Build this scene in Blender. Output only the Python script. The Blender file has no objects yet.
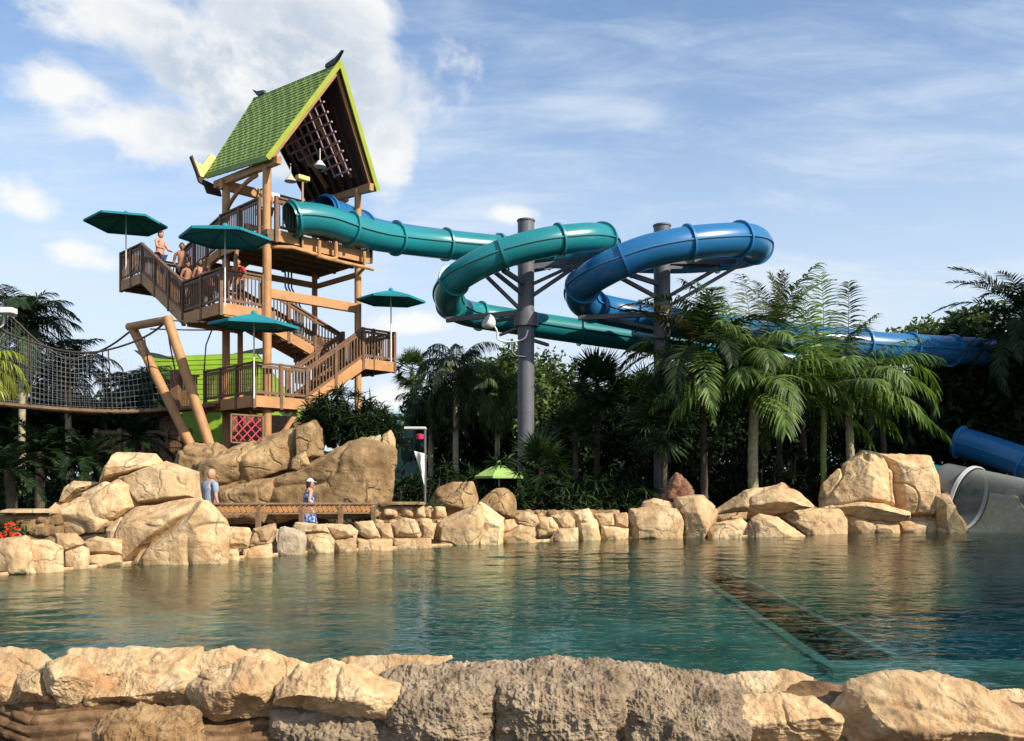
import bpy, bmesh, math, random
import numpy as np
from mathutils import Vector, geometry
R = math.radians
rnd = random.Random(7)
scn = bpy.context.scene
COL = scn.collection
F, YH, H = 885.0, 487.0, 1.5            # lens in pixels, horizon row, eye height above the water


def W(px, py, Y):                        # the point a photograph pixel shows at distance Y
    return np.array([(px - 512) / F * Y, Y, H - (py - YH) / F * Y])


S2 = math.sqrt(.5)
C1X = (267 - 512) / F * 27


def T(u, v, z):                          # tower frame: u along the front right side, v along the left side
    return np.array([C1X + S2 * u - S2 * v, 27 + S2 * u + S2 * v, z])


AU, AV, AZ = np.array([S2, S2, 0]), np.array([-S2, S2, 0]), np.array([0, 0, 1.])

def unit(a): return a / (np.linalg.norm(a, axis=-1, keepdims=True) + 1e-9)


# ------------------------------------------------------------------ noise
def _hash(ix, iy, iz, seed):
    h = (ix.astype(np.uint32) * np.uint32(374761393)) ^ (iy.astype(np.uint32) * np.uint32(668265263)) ^ \
        (iz.astype(np.uint32) * np.uint32(2147483647)) ^ np.uint32((seed * 1274126177) & 0xffffffff)
    h = (h ^ (h >> np.uint32(13))) * np.uint32(1274126177)
    h = (h ^ (h >> np.uint32(16))) * np.uint32(2246822519)
    h = h ^ (h >> np.uint32(15))
    return h.astype(np.float64) / 4294967295.0 * 2 - 1


def vnoise(p, seed=0):
    i = np.floor(p).astype(np.int64)
    f = p - i
    f = f * f * f * (f * (f * 6 - 15) + 10)
    i = (i & 0xffffffff)
    r = 0
    for a in (0, 1):
        for b in (0, 1):
            for c in (0, 1):
                w = (f[:, 0] if a else 1 - f[:, 0]) * (f[:, 1] if b else 1 - f[:, 1]) * (f[:, 2] if c else 1 - f[:, 2])
                r = r + w * _hash((i[:, 0] + a) & 0xffffffff, (i[:, 1] + b) & 0xffffffff, (i[:, 2] + c) & 0xffffffff, seed)
    return r


def fbm(p, octv=4, seed=0, gain=.5):
    r, a = 0, 1.
    for k in range(octv):
        r = r + a * vnoise(p * (2.03 ** k) + 17.3 * k, seed + k)
        a *= gain
    return r


def ridged(p, octv=4, seed=0, gain=.5):
    r, a = 0, 1.
    for k in range(octv):
        r = r + a * (1 - 2 * np.abs(vnoise(p * (2.1 ** k) + 9.1 * k, seed + k)))
        a *= gain
    return r


# ------------------------------------------------------------------ materials
def newmat(name):
    m = bpy.data.materials.new(name)
    m.use_nodes = True
    nt = m.node_tree
    for n in list(nt.nodes):
        nt.nodes.remove(n)
    out = nt.nodes.new('ShaderNodeOutputMaterial')
    return m, nt, out


def N(nt, typ, **kw):
    n = nt.nodes.new(typ)
    for k, v in kw.items():
        if k in n.inputs:
            n.inputs[k].default_value = v
        else:
            setattr(n, k, v)
    return n


def ramp(nt, stops):
    n = nt.nodes.new('ShaderNodeValToRGB')
    e = n.color_ramp.elements
    while len(e) < len(stops):
        e.new(.5)
    for el, (p, c) in zip(e, stops):
        el.position = p
        el.color = (c, c, c, 1) if isinstance(c, (int, float)) else (*c, 1)
    return n


def mixc(nt, fac, a, b, mode='MIX'):
    n = nt.nodes.new('ShaderNodeMix')
    n.data_type = 'RGBA'
    n.blend_type = mode
    for sock, val in ((n.inputs[0], fac), (n.inputs[6], a), (n.inputs[7], b)):
        if hasattr(val, 'is_linked') or hasattr(val, 'node'):
            nt.links.new(val, sock)
        elif isinstance(val, (int, float)):
            sock.default_value = val
        else:
            sock.default_value = (*val, 1)
    return n.outputs[2]


def painted(name, c, rough=.5, var=.25, scale=3., spec=.4, bump=.0, dirt=None, coat=0, metallic=0):
    m, nt, out = newmat(name)
    b = N(nt, 'ShaderNodeBsdfPrincipled', Roughness=rough, Metallic=metallic)
    b.inputs['Specular IOR Level'].default_value = spec
    b.inputs['Coat Weight'].default_value = coat
    tc = N(nt, 'ShaderNodeTexCoord')
    no = N(nt, 'ShaderNodeTexNoise', Scale=scale, Detail=6., Roughness=.65)
    nt.links.new(tc.outputs['Object'], no.inputs['Vector'])
    lo = tuple(x * (1 - var) for x in c)
    hi = tuple(min(1, x * (1 + var)) for x in c)
    rp = ramp(nt, [(.3, lo), (.7, hi)])
    nt.links.new(no.outputs['Fac'], rp.inputs[0])
    colr = rp.outputs[0]
    if dirt:
        n2 = N(nt, 'ShaderNodeTexNoise', Scale=scale * .6, Detail=8., Roughness=.7)
        nt.links.new(tc.outputs['Object'], n2.inputs['Vector'])
        r2 = ramp(nt, [(.52, 0.), (.72, .7)])
        nt.links.new(n2.outputs['Fac'], r2.inputs[0])
        colr = mixc(nt, r2.outputs[0], colr, dirt)
    nt.links.new(colr, b.inputs['Base Color'])
    if bump:
        bp = N(nt, 'ShaderNodeBump', Strength=bump, Distance=.02)
        n3 = N(nt, 'ShaderNodeTexNoise', Scale=scale * 8, Detail=5.)
        nt.links.new(tc.outputs['Object'], n3.inputs['Vector'])
        nt.links.new(n3.outputs['Fac'], bp.inputs['Height'])
        nt.links.new(bp.outputs[0], b.inputs['Normal'])
    nt.links.new(b.outputs[0], out.inputs[0])
    return m


def rock_mat(name, c0, c1, c2, sc=1., bump=.5, crack=0.):
    m, nt, out = newmat(name)
    b = N(nt, 'ShaderNodeBsdfPrincipled', Roughness=.85)
    b.inputs['Specular IOR Level'].default_value = .25
    tc = N(nt, 'ShaderNodeTexCoord')
    oi = N(nt, 'ShaderNodeObjectInfo')
    add = N(nt, 'ShaderNodeVectorMath', operation='ADD')
    mul = N(nt, 'ShaderNodeVectorMath', operation='SCALE')
    mul.inputs[3].default_value = 37.
    cmb = N(nt, 'ShaderNodeCombineXYZ')
    for k in range(3):
        nt.links.new(oi.outputs['Random'], cmb.inputs[k])
    nt.links.new(cmb.outputs[0], mul.inputs[0])
    nt.links.new(tc.outputs['Object'], add.inputs[0])
    nt.links.new(mul.outputs[0], add.inputs[1])
    vec = add.outputs[0]
    n1 = N(nt, 'ShaderNodeTexNoise', Scale=1.3 * sc, Detail=7., Roughness=.62, Distortion=.6)
    n2 = N(nt, 'ShaderNodeTexNoise', Scale=5. * sc, Detail=8., Roughness=.7)
    n3 = N(nt, 'ShaderNodeTexNoise', Scale=22. * sc, Detail=6., Roughness=.7)
    for n in (n1, n2, n3):
        nt.links.new(vec, n.inputs['Vector'])
    r1 = ramp(nt, [(.34, c0), (.5, c1), (.68, c2)])
    nt.links.new(n1.outputs['Fac'], r1.inputs[0])
    r2 = ramp(nt, [(.35, .62), (.62, 1.12)])
    nt.links.new(n2.outputs['Fac'], r2.inputs[0])
    colr = mixc(nt, .8, r1.outputs[0], r2.outputs[0], 'MULTIPLY')
    # pale and rusty patches, a tint of its own per stone
    n4 = N(nt, 'ShaderNodeTexNoise', Scale=.8 * sc, Detail=5., Roughness=.6)
    nt.links.new(vec, n4.inputs['Vector'])
    r4 = ramp(nt, [(.56, 0.), (.7, .55)])
    nt.links.new(n4.outputs['Fac'], r4.inputs[0])
    colr = mixc(nt, r4.outputs[0], colr, tuple(x * f for x, f in zip(c0, (.95, .72, .55))))
    ckh = None
    if crack:                              # thin fissures, only here and there
        dv = N(nt, 'ShaderNodeTexNoise', Scale=2.2 * sc, Detail=4.)
        nt.links.new(vec, dv.inputs['Vector'])
        dm = N(nt, 'ShaderNodeVectorMath', operation='MULTIPLY_ADD')
        dm.inputs[1].default_value = (.55 / sc,) * 3
        nt.links.new(dv.outputs['Color'], dm.inputs[0]); nt.links.new(vec, dm.inputs[2])
        vo = N(nt, 'ShaderNodeTexVoronoi', feature='DISTANCE_TO_EDGE', Scale=1.15 * sc)
        nt.links.new(dm.outputs[0], vo.inputs['Vector'])
        rk = ramp(nt, [(0., 1.), (.018, .55), (.045, 0.)])
        nt.links.new(vo.outputs['Distance'], rk.inputs[0])
        rm_ = ramp(nt, [(.44, 0.), (.58, crack)])
        nt.links.new(n1.outputs['Fac'], rm_.inputs[0])
        ck = N(nt, 'ShaderNodeMath', operation='MULTIPLY')
        nt.links.new(rk.outputs[0], ck.inputs[0]); nt.links.new(rm_.outputs[0], ck.inputs[1])
        colr = mixc(nt, ck.outputs[0], colr, tuple(x * .3 for x in c0))
        ckh = ck.outputs[0]
    hs = N(nt, 'ShaderNodeHueSaturation')
    mr = N(nt, 'ShaderNodeMapRange')
    mr.inputs[3].default_value, mr.inputs[4].default_value = .8, 1.12
    nt.links.new(oi.outputs['Random'], mr.inputs[0])
    nt.links.new(mr.outputs[0], hs.inputs['Value'])
    nt.links.new(colr, hs.inputs['Color'])
    nt.links.new(hs.outputs[0], b.inputs['Base Color'])
    ad = N(nt, 'ShaderNodeMath', operation='MULTIPLY_ADD')
    ad.inputs[1].default_value = .35
    nt.links.new(n3.outputs['Fac'], ad.inputs[0])
    nt.links.new(n2.outputs['Fac'], ad.inputs[2])
    bp = N(nt, 'ShaderNodeBump', Strength=bump, Distance=.06 / sc)
    hh_ = ad.outputs[0]
    if ckh is not None:
        sb_ = N(nt, 'ShaderNodeMath', operation='MULTIPLY_ADD')
        sb_.inputs[1].default_value = -1.2
        nt.links.new(ckh, sb_.inputs[0]); nt.links.new(hh_, sb_.inputs[2])
        hh_ = sb_.outputs[0]
    nt.links.new(hh_, bp.inputs['Height'])
    nt.links.new(bp.outputs[0], b.inputs['Normal'])
    nt.links.new(b.outputs[0], out.inputs[0])
    return m


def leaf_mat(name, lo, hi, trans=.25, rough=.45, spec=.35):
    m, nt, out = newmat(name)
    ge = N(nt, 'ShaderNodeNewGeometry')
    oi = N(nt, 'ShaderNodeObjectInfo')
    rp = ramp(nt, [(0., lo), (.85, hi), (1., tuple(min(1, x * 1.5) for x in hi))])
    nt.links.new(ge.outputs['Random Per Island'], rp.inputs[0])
    hs = N(nt, 'ShaderNodeHueSaturation')
    mr = N(nt, 'ShaderNodeMapRange')
    mr.inputs[3].default_value, mr.inputs[4].default_value = .75, 1.25
    nt.links.new(oi.outputs['Random'], mr.inputs[0])
    nt.links.new(mr.outputs[0], hs.inputs['Value'])
    nt.links.new(rp.outputs[0], hs.inputs['Color'])
    b = N(nt, 'ShaderNodeBsdfPrincipled', Roughness=rough)
    b.inputs['Specular IOR Level'].default_value = spec
    nt.links.new(hs.outputs[0], b.inputs['Base Color'])
    tr = N(nt, 'ShaderNodeBsdfTranslucent')
    br = mixc(nt, 1., hs.outputs[0], (1.5, 1.7, .7), 'MULTIPLY')
    nt.links.new(br, tr.inputs[0])
    mx = N(nt, 'ShaderNodeMixShader')
    mx.inputs[0].default_value = trans
    nt.links.new(b.outputs[0], mx.inputs[1])
    nt.links.new(tr.outputs[0], mx.inputs[2])
    nt.links.new(mx.outputs[0], out.inputs[0])
    return m


M = {}
M['tan'] = painted('tan_paint', (.46, .235, .095), .6, .18, 2.5, dirt=(.24, .13, .065))
M['brown'] = painted('brown_wood', (.16, .085, .045), .6, .3, 5)
M['darkwood'] = painted('dark_ceiling_boards', (.055, .035, .03), .7, .25, 4)
M['mauve'] = painted('mauve_slats', (.42, .27, .3), .6, .2, 4)
M['teal'] = painted('teal_fibreglass', (.012, .2, .225), .3, .12, .6, spec=.5, coat=.15, dirt=(.02, .17, .19))
M['tealrim'] = painted('teal_flange', (.02, .22, .24), .35, .1, 2)
M['blue'] = painted('blue_fibreglass', (.015, .135, .32), .3, .12, .6, spec=.5, coat=.15, dirt=(.02, .11, .26))
M['bluerim'] = painted('blue_flange', (.025, .18, .4), .35, .1, 2)
M['steel'] = painted('grey_steel_paint', (.12, .122, .137), .5, .15, 2, dirt=(.085, .08, .08))
M['pale'] = painted('pale_metal', (.6, .6, .58), .4, .1, 3)
M['white'] = painted('white_plastic', (.75, .75, .72), .4, .08, 3)
M['umb'] = painted('teal_canvas', (.008, .22, .28), .8, .12, 2)
M['limeumb'] = painted('lime_canvas', (.28, .44, .12), .8, .12, 2)
M['lime'] = painted('lime_trim', (.34, .4, .045), .5, .1, 3)
M['hutlime'] = painted('lime_roofing', (.17, .29, .012), .6, .25, 1.2, dirt=(.12, .21, .012))
M['cream'] = painted('cream_trim', (.75, .62, .18), .5, .1, 3)
M['finial'] = painted('dark_green_trim', (.03, .05, .045), .5, .2, 3)
M['rope'] = painted('rope', (.07, .055, .045), .9, .3, 12)
M['net'] = painted('net_cord', (.62, .66, .74), .9, .2, 6)
M['plank'] = painted('weathered_planks', (.2, .125, .07), .8, .35, 6, bump=.4)
M['pink'] = painted('pink_cord', (.55, .06, .1), .7, .15, 6)
M['tealwall'] = painted('pale_teal_stucco', (.12, .26, .25), .8, .12, 2)
M['trunk'] = painted('palm_trunk_bark', (.36, .31, .19), .85, .35, 7, bump=.6, dirt=(.2, .17, .11))
M['bark'] = painted('dark_bark', (.09, .07, .05), .9, .35, 6, bump=.6)
M['shaft'] = painted('green_crownshaft', (.16, .2, .05), .5, .25, 4)
M['skin'] = painted('skin', (.5, .27, .18), .55, .08, 6)
M['skin2'] = painted('tanned_skin', (.32, .15, .09), .55, .08, 6)
M['skin3'] = painted('brown_skin', (.14, .07, .045), .5, .08, 6)
M['hair'] = painted('dark_hair', (.025, .017, .012), .6, .3, 20)
M['greyshirt'] = painted('grey_blue_cotton', (.27, .32, .4), .9, .12, 8)
M['navy'] = painted('navy_cloth', (.03, .045, .13), .9, .2, 10)
M['black'] = painted('black_cloth', (.015, .015, .018), .85, .2, 10)
M['red'] = painted('red_cloth', (.5, .04, .03), .85, .15, 10)
M['khaki'] = painted('khaki_cloth', (.12, .11, .09), .9, .15, 10)
M['flower'] = painted('red_petals', (.75, .06, .025), .6, .2, 9)
M['magenta'] = painted('magenta_lantern', (.6, .03, .1), .5, .1, 5)
M['ground'] = painted('dark_mulch', (.05, .038, .025), .95, .4, 2, bump=.6, dirt=(.03, .045, .015))
M['path'] = painted('tan_concrete', (.33, .25, .17), .9, .15, 1.5, bump=.2)
M['deep'] = painted('deep_pool_paint', (.02, .2, .25), .8, .25, .5)
M['floor'] = painted('pool_floor_paint', (.29, .46, .36), .8, .45, .7, dirt=(.08, .19, .16))
M['grate'] = painted('dark_channel', (.006, .01, .009), .8, .4, 2.5)
M['ledge'] = painted('pale_ledge', (.36, .54, .45), .8, .3, 2)
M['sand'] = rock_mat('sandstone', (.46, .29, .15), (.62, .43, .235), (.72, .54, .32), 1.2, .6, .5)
M['sandpale'] = rock_mat('pale_sandstone', (.56, .4, .21), (.68, .51, .29), (.75, .6, .36), 1.6, .5, .5)
M['sandgrey'] = rock_mat('greyish_sandstone', (.3, .24, .16), (.42, .34, .23), (.5, .42, .3), 1., .5)
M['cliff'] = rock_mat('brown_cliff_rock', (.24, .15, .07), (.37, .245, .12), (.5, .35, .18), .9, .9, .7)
M['redrock'] = rock_mat('reddish_rock', (.16, .075, .045), (.24, .12, .07), (.3, .17, .1), 1., .6)
M['fgsand'] = rock_mat('foreground_sandstone', (.46, .28, .14), (.61, .42, .225), (.7, .54, .33), 3.4, .8, .3)
M['fgrough'] = rock_mat('rough_brown_rubble', (.19, .14, .09), (.33, .25, .165), (.46, .36, .245), 6., .9)
M['fgledge'] = rock_mat('layered_brown_rock', (.07, .037, .018), (.18, .105, .05), (.32, .2, .105), 4., .9)
M['stump'] = rock_mat('orange_brown_knobby_rock', (.22, .125, .055), (.36, .225, .105), (.5, .34, .18), 5., .9)
M['leafshaded'] = leaf_mat('shaded_leaf', (.006, .015, .005), (.017, .036, .011), .1, .6, .12)  # shade of the low planting put into a near-black leaf colour
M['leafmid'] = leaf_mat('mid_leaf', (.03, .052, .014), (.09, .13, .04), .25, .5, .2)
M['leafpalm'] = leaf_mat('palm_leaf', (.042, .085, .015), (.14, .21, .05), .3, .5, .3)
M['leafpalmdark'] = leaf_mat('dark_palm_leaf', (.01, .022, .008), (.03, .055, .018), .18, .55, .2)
M['leafpale'] = leaf_mat('pale_palm_leaf', (.07, .085, .045), (.17, .2, .11), .25)
M['leafdry'] = leaf_mat('dry_palm_leaf', (.11, .075, .04), (.2, .15, .085), .25)
M['leafyellow'] = leaf_mat('yellow_palm_leaf', (.1, .13, .02), (.3, .32, .06), .35)
M['leafpurple'] = leaf_mat('purple_leaf', (.05, .012, .02), (.12, .03, .05), .2)


def roof_mat():
    m, nt, out = newmat('green_shingles')
    ge = N(nt, 'ShaderNodeNewGeometry')
    rp = ramp(nt, [(0., (.16, .255, .045)), (1., (.22, .33, .065))])
    nt.links.new(ge.outputs['Random Per Island'], rp.inputs[0])
    tc = N(nt, 'ShaderNodeTexCoord')
    no = N(nt, 'ShaderNodeTexNoise', Scale=1.2, Detail=6.)
    nt.links.new(tc.outputs['Object'], no.inputs['Vector'])
    r2 = ramp(nt, [(.3, .8), (.7, 1.1)])
    nt.links.new(no.outputs['Fac'], r2.inputs[0])
    b = N(nt, 'ShaderNodeBsdfPrincipled', Roughness=.6)
    nt.links.new(mixc(nt, 1., rp.outputs[0], r2.outputs[0], 'MULTIPLY'), b.inputs['Base Color'])
    nt.links.new(b.outputs[0], out.inputs[0])
    return m


M['shingle'] = roof_mat()


def skirt_mat():
    m, nt, out = newmat('blue_white_print')
    tc = N(nt, 'ShaderNodeTexCoord')
    no = N(nt, 'ShaderNodeTexNoise', Scale=11., Detail=2., Distortion=1.5)
    nt.links.new(tc.outputs['Object'], no.inputs['Vector'])
    rp = ramp(nt, [(.46, (.02, .05, .22)), (.52, (.08, .16, .42)), (.6, (.6, .65, .75))])
    nt.links.new(no.outputs['Fac'], rp.inputs[0])
    b = N(nt, 'ShaderNodeBsdfPrincipled', Roughness=.9)
    nt.links.new(rp.outputs[0], b.inputs['Base Color'])
    nt.links.new(b.outputs[0], out.inputs[0])
    return m


M['print'] = skirt_mat()


def water_mat():
    m, nt, out = newmat('pool_water')
    tc = N(nt, 'ShaderNodeTexCoord')
    heights = []
    for sx, sy, sc, amp in ((1., 1.6, 1.9, .9), (1., 1.6, 4.6, .62), (1., 1.4, 10., .12)):
        mp = N(nt, 'ShaderNodeMapping')
        mp.inputs['Scale'].default_value = (sx, sy, 1)
        mp.inputs['Rotation'].default_value = (0, 0, R(9) * sc)
        nt.links.new(tc.outputs['Object'], mp.inputs[0])
        no = N(nt, 'ShaderNodeTexNoise', Scale=sc, Detail=2., Roughness=.5, Distortion=.8)
        nt.links.new(mp.outputs[0], no.inputs['Vector'])
        mu = N(nt, 'ShaderNodeMath', operation='MULTIPLY')
        mu.inputs[1].default_value = amp
        nt.links.new(no.outputs['Fac'], mu.inputs[0])
        heights.append(mu.outputs[0])
    a1 = N(nt, 'ShaderNodeMath', operation='ADD')
    a2 = N(nt, 'ShaderNodeMath', operation='ADD')
    nt.links.new(heights[0], a1.inputs[0]); nt.links.new(heights[1], a1.inputs[1])
    nt.links.new(a1.outputs[0], a2.inputs[0]); nt.links.new(heights[2], a2.inputs[1])
    bp = N(nt, 'ShaderNodeBump', Strength=1., Distance=.014)
    nt.links.new(a2.outputs[0], bp.inputs['Height'])
    gl = N(nt, 'ShaderNodeBsdfGlossy', Roughness=.03)
    gl.inputs['Color'].default_value = (.95, .97, .97, 1)
    nt.links.new(bp.outputs[0], gl.inputs['Normal'])
    rf = N(nt, 'ShaderNodeBsdfTransparent')
    rf.inputs[0].default_value = (.56, .86, .79, 1)
    fr = N(nt, 'ShaderNodeFresnel', IOR=1.33)
    b2 = N(nt, 'ShaderNodeBump', Strength=.45, Distance=.003)
    nt.links.new(a2.outputs[0], b2.inputs['Height'])
    nt.links.new(b2.outputs[0], fr.inputs['Normal'])
    mx = N(nt, 'ShaderNodeMixShader')
    fm = N(nt, 'ShaderNodeMath', operation='MULTIPLY')
    fm.inputs[1].default_value = .9
    nt.links.new(fr.outputs[0], fm.inputs[0])
    nt.links.new(fm.outputs[0], mx.inputs[0])
    nt.links.new(rf.outputs[0], mx.inputs[1])
    nt.links.new(gl.outputs[0], mx.inputs[2])
    nt.links.new(mx.outputs[0], out.inputs[0])
    return m


M['water'] = water_mat()


def clear_mat():
    m, nt, out = newmat('clear_acrylic')
    tr = N(nt, 'ShaderNodeBsdfTransparent')
    tr.inputs[0].default_value = (.8, .84, .84, 1)
    gl = N(nt, 'ShaderNodeBsdfPrincipled', Roughness=.12)
    gl.inputs['Base Color'].default_value = (.6, .62, .58, 1)
    lw = N(nt, 'ShaderNodeLayerWeight', Blend=.35)
    tc = N(nt, 'ShaderNodeTexCoord')
    no = N(nt, 'ShaderNodeTexNoise', Scale=1.6, Detail=6., Roughness=.7)
    nt.links.new(tc.outputs['Object'], no.inputs['Vector'])
    rp = ramp(nt, [(.35, .12), (.75, .45)])
    nt.links.new(no.outputs['Fac'], rp.inputs[0])
    ad = N(nt, 'ShaderNodeMath', operation='MAXIMUM')
    nt.links.new(lw.outputs['Facing'], ad.inputs[0])
    nt.links.new(rp.outputs[0], ad.inputs[1])
    sc = N(nt, 'ShaderNodeMath', operation='MULTIPLY')
    sc.inputs[1].default_value = .6
    nt.links.new(ad.outputs[0], sc.inputs[0])
    mx = N(nt, 'ShaderNodeMixShader')
    nt.links.new(sc.outputs[0], mx.inputs[0])
    nt.links.new(tr.outputs[0], mx.inputs[1])
    nt.links.new(gl.outputs[0], mx.inputs[2])
    nt.links.new(mx.outputs[0], out.inputs[0])
    return m


M['clear'] = clear_mat()
M['collar'] = painted('grey_collar_plastic', (.13, .14, .14), .3, .15, 2)

# ------------------------------------------------------------------ objects
def tag(o, label=None, cat=None, group=None, kind=None):
    if label: o['label'] = label
    if cat: o['category'] = cat
    if group: o['group'] = group
    if kind: o['kind'] = kind
    return o


def empty(name, loc, label=None, cat=None, group=None):
    o = bpy.data.objects.new(name, None)
    o.empty_display_size = .2
    COL.objects.link(o)
    o.location = tuple(loc)
    return tag(o, label, cat, group)


def rootloc(o):
    l = np.zeros(3)
    while o is not None:
        l = l + np.array(o.location)
        o = o.parent
    return l


def link(name, me, mat, parent=None, loc=None):
    me.materials.clear()
    me.materials.append(mat)
    o = bpy.data.objects.new(name, me)
    COL.objects.link(o)
    if parent is not None:
        o.parent = parent
    elif loc is not None:
        o.location = tuple(loc)
    return o


def npmesh(name, V, Fc, smooth=False):
    V = np.asarray(V, dtype=np.float32); Fc = np.asarray(Fc, dtype=np.int32)
    me = bpy.data.meshes.new(name)
    n, k = Fc.shape
    me.vertices.add(len(V)); me.vertices.foreach_set('co', V.ravel())
    me.loops.add(n * k); me.loops.foreach_set('vertex_index', Fc.ravel())
    me.polygons.add(n)
    me.polygons.foreach_set('loop_start', np.arange(0, n * k, k, dtype=np.int32))
    me.polygons.foreach_set('loop_total', np.full(n, k, dtype=np.int32))
    me.polygons.foreach_set('use_smooth', np.full(n, smooth))
    me.update(calc_edges=True)
    return me


class MB:                                 # collects shapes, builds ONE mesh object
    def __init__(s):
        s.v, s.f = [], []

    def add(s, vs, fs):
        b = len(s.v)
        s.v += [np.asarray(x, float) for x in vs]
        s.f += [tuple(b + i for i in f) for f in fs]

    def box(s, c, half, ax=None):
        ax = ax or (np.array([1., 0, 0]), np.array([0, 1., 0]), np.array([0, 0, 1.]))
        c = np.asarray(c, float)
        vs = [c + ax[0] * half[0] * a + ax[1] * half[1] * b + ax[2] * half[2] * d
              for a in (-1, 1) for b in (-1, 1) for d in (-1, 1)]
        s.add(vs, [(0, 1, 3, 2), (4, 6, 7, 5), (0, 4, 5, 1), (2, 3, 7, 6), (0, 2, 6, 4), (1, 5, 7, 3)])

    def beam(s, p, q, w, h, up=(0, 0, 1)):
        p, q = np.asarray(p, float), np.asarray(q, float)
        d = q - p; L = np.linalg.norm(d); d /= L
        side = np.cross(d, up); side /= np.linalg.norm(side) + 1e-9
        u = np.cross(side, d)
        s.box((p + q) / 2, (L / 2, w / 2, h / 2), (d, side, u))

    def tube(s, pts, rad, n=10, cap=True):
        pts = np.asarray(pts, float)
        rad = [rad] * len(pts) if np.isscalar(rad) else rad
        tg = np.gradient(pts, axis=0)
        tg /= np.linalg.norm(tg, axis=1)[:, None] + 1e-9
        ref = np.array([0, 0, 1.]) if abs(tg[0][2]) < .9 else np.array([1., 0, 0])
        b = len(s.v)
        a = np.cross(tg[0], ref)
        for i, p in enumerate(pts):
            a = a - tg[i] * np.dot(a, tg[i]); a /= np.linalg.norm(a) + 1e-9
            c = np.cross(tg[i], a)
            for k in range(n):
                t = 2 * math.pi * k / n
                s.v.append(p + rad[i] * (a * math.cos(t) + c * math.sin(t)))
        for i in range(len(pts) - 1):
            for k in range(n):
                k2 = (k + 1) % n
                s.f.append((b + i * n + k, b + i * n + k2, b + (i + 1) * n + k2, b + (i + 1) * n + k))
        if cap:
            s.f.append(tuple(b + k for k in reversed(range(n))))
            s.f.append(tuple(b + (len(pts) - 1) * n + k for k in range(n)))

    def prism(s, poly, d):                # polygon of 3D points extruded by vector d
        n = len(poly)
        d = np.asarray(d, float)
        vs = [np.asarray(p, float) for p in poly] + [np.asarray(p, float) + d for p in poly]
        s.add(vs, [tuple(reversed(range(n))), tuple(range(n, 2 * n))] +
              [(i, (i + 1) % n, n + (i + 1) % n, n + i) for i in range(n)])

    def build(s, name, mat, parent=None, loc=None, smooth=False, bevel=0):
        l = rootloc(parent) if parent is not None else (np.asarray(loc, float) if loc is not None else np.zeros(3))
        me = bpy.data.meshes.new(name)
        me.from_pydata([tuple(x - l) for x in s.v], [], s.f)
        bm = bmesh.new(); bm.from_mesh(me)
        bmesh.ops.recalc_face_normals(bm, faces=bm.faces)
        if bevel:
            bmesh.ops.bevel(bm, geom=bm.edges, offset=bevel, segments=1, affect='EDGES')
        bm.to_mesh(me); bm.free()
        if smooth:
            me.polygons.foreach_set('use_smooth', np.full(len(me.polygons), True))
            me.set_sharp_from_angle(angle=R(45))
        return link(name, me, mat, parent, l if parent is None else None)


def catmull(P, step=.12):
    P = np.asarray(P, float)
    P = np.vstack([2 * P[0] - P[1], P, 2 * P[-1] - P[-2]])
    out = []
    for i in range(1, len(P) - 2):
        p0, p1, p2, p3 = P[i - 1:i + 3]
        n = max(2, int(np.linalg.norm(p2 - p1) / step))
        for t in np.arange(n) / n:
            out.append(.5 * (2 * p1 + (p2 - p0) * t + (2 * p0 - 5 * p1 + 4 * p2 - p3) * t * t + (3 * p1 - p0 - 3 * p2 + p3) * t ** 3))
    out.append(P[-2])
    return np.array(out)


# ------------------------------------------------------------------ rocks
_ICO = {}


def ico(level):
    if level not in _ICO:
        bm = bmesh.new(); bmesh.ops.create_icosphere(bm, subdivisions=level, radius=1)
        me = bpy.data.meshes.new('ico'); bm.to_mesh(me); bm.free()
        co = np.empty(len(me.vertices) * 3, np.float32); me.vertices.foreach_get('co', co)
        fc = np.empty(len(me.polygons) * 3, np.int32); me.polygons.foreach_get('vertices', fc)
        d = co.reshape(-1, 3).astype(float)
        _ICO[level] = (d / np.linalg.norm(d, axis=1)[:, None], fc.reshape(-1, 3))
        bpy.data.meshes.remove(me)
    return _ICO[level]


def hull2(P):
    P = sorted(map(tuple, P))
    def half(ps):
        h = []
        for p in ps:
            while len(h) > 1 and (h[-1][0] - h[-2][0]) * (p[1] - h[-2][1]) - (h[-1][1] - h[-2][1]) * (p[0] - h[-2][0]) <= 0:
                h.pop()
            h.append(p)
        return h
    a, b = half(P), half(P[::-1])
    return np.array(a[:-1] + b[:-1])      # counter-clockwise


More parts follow.
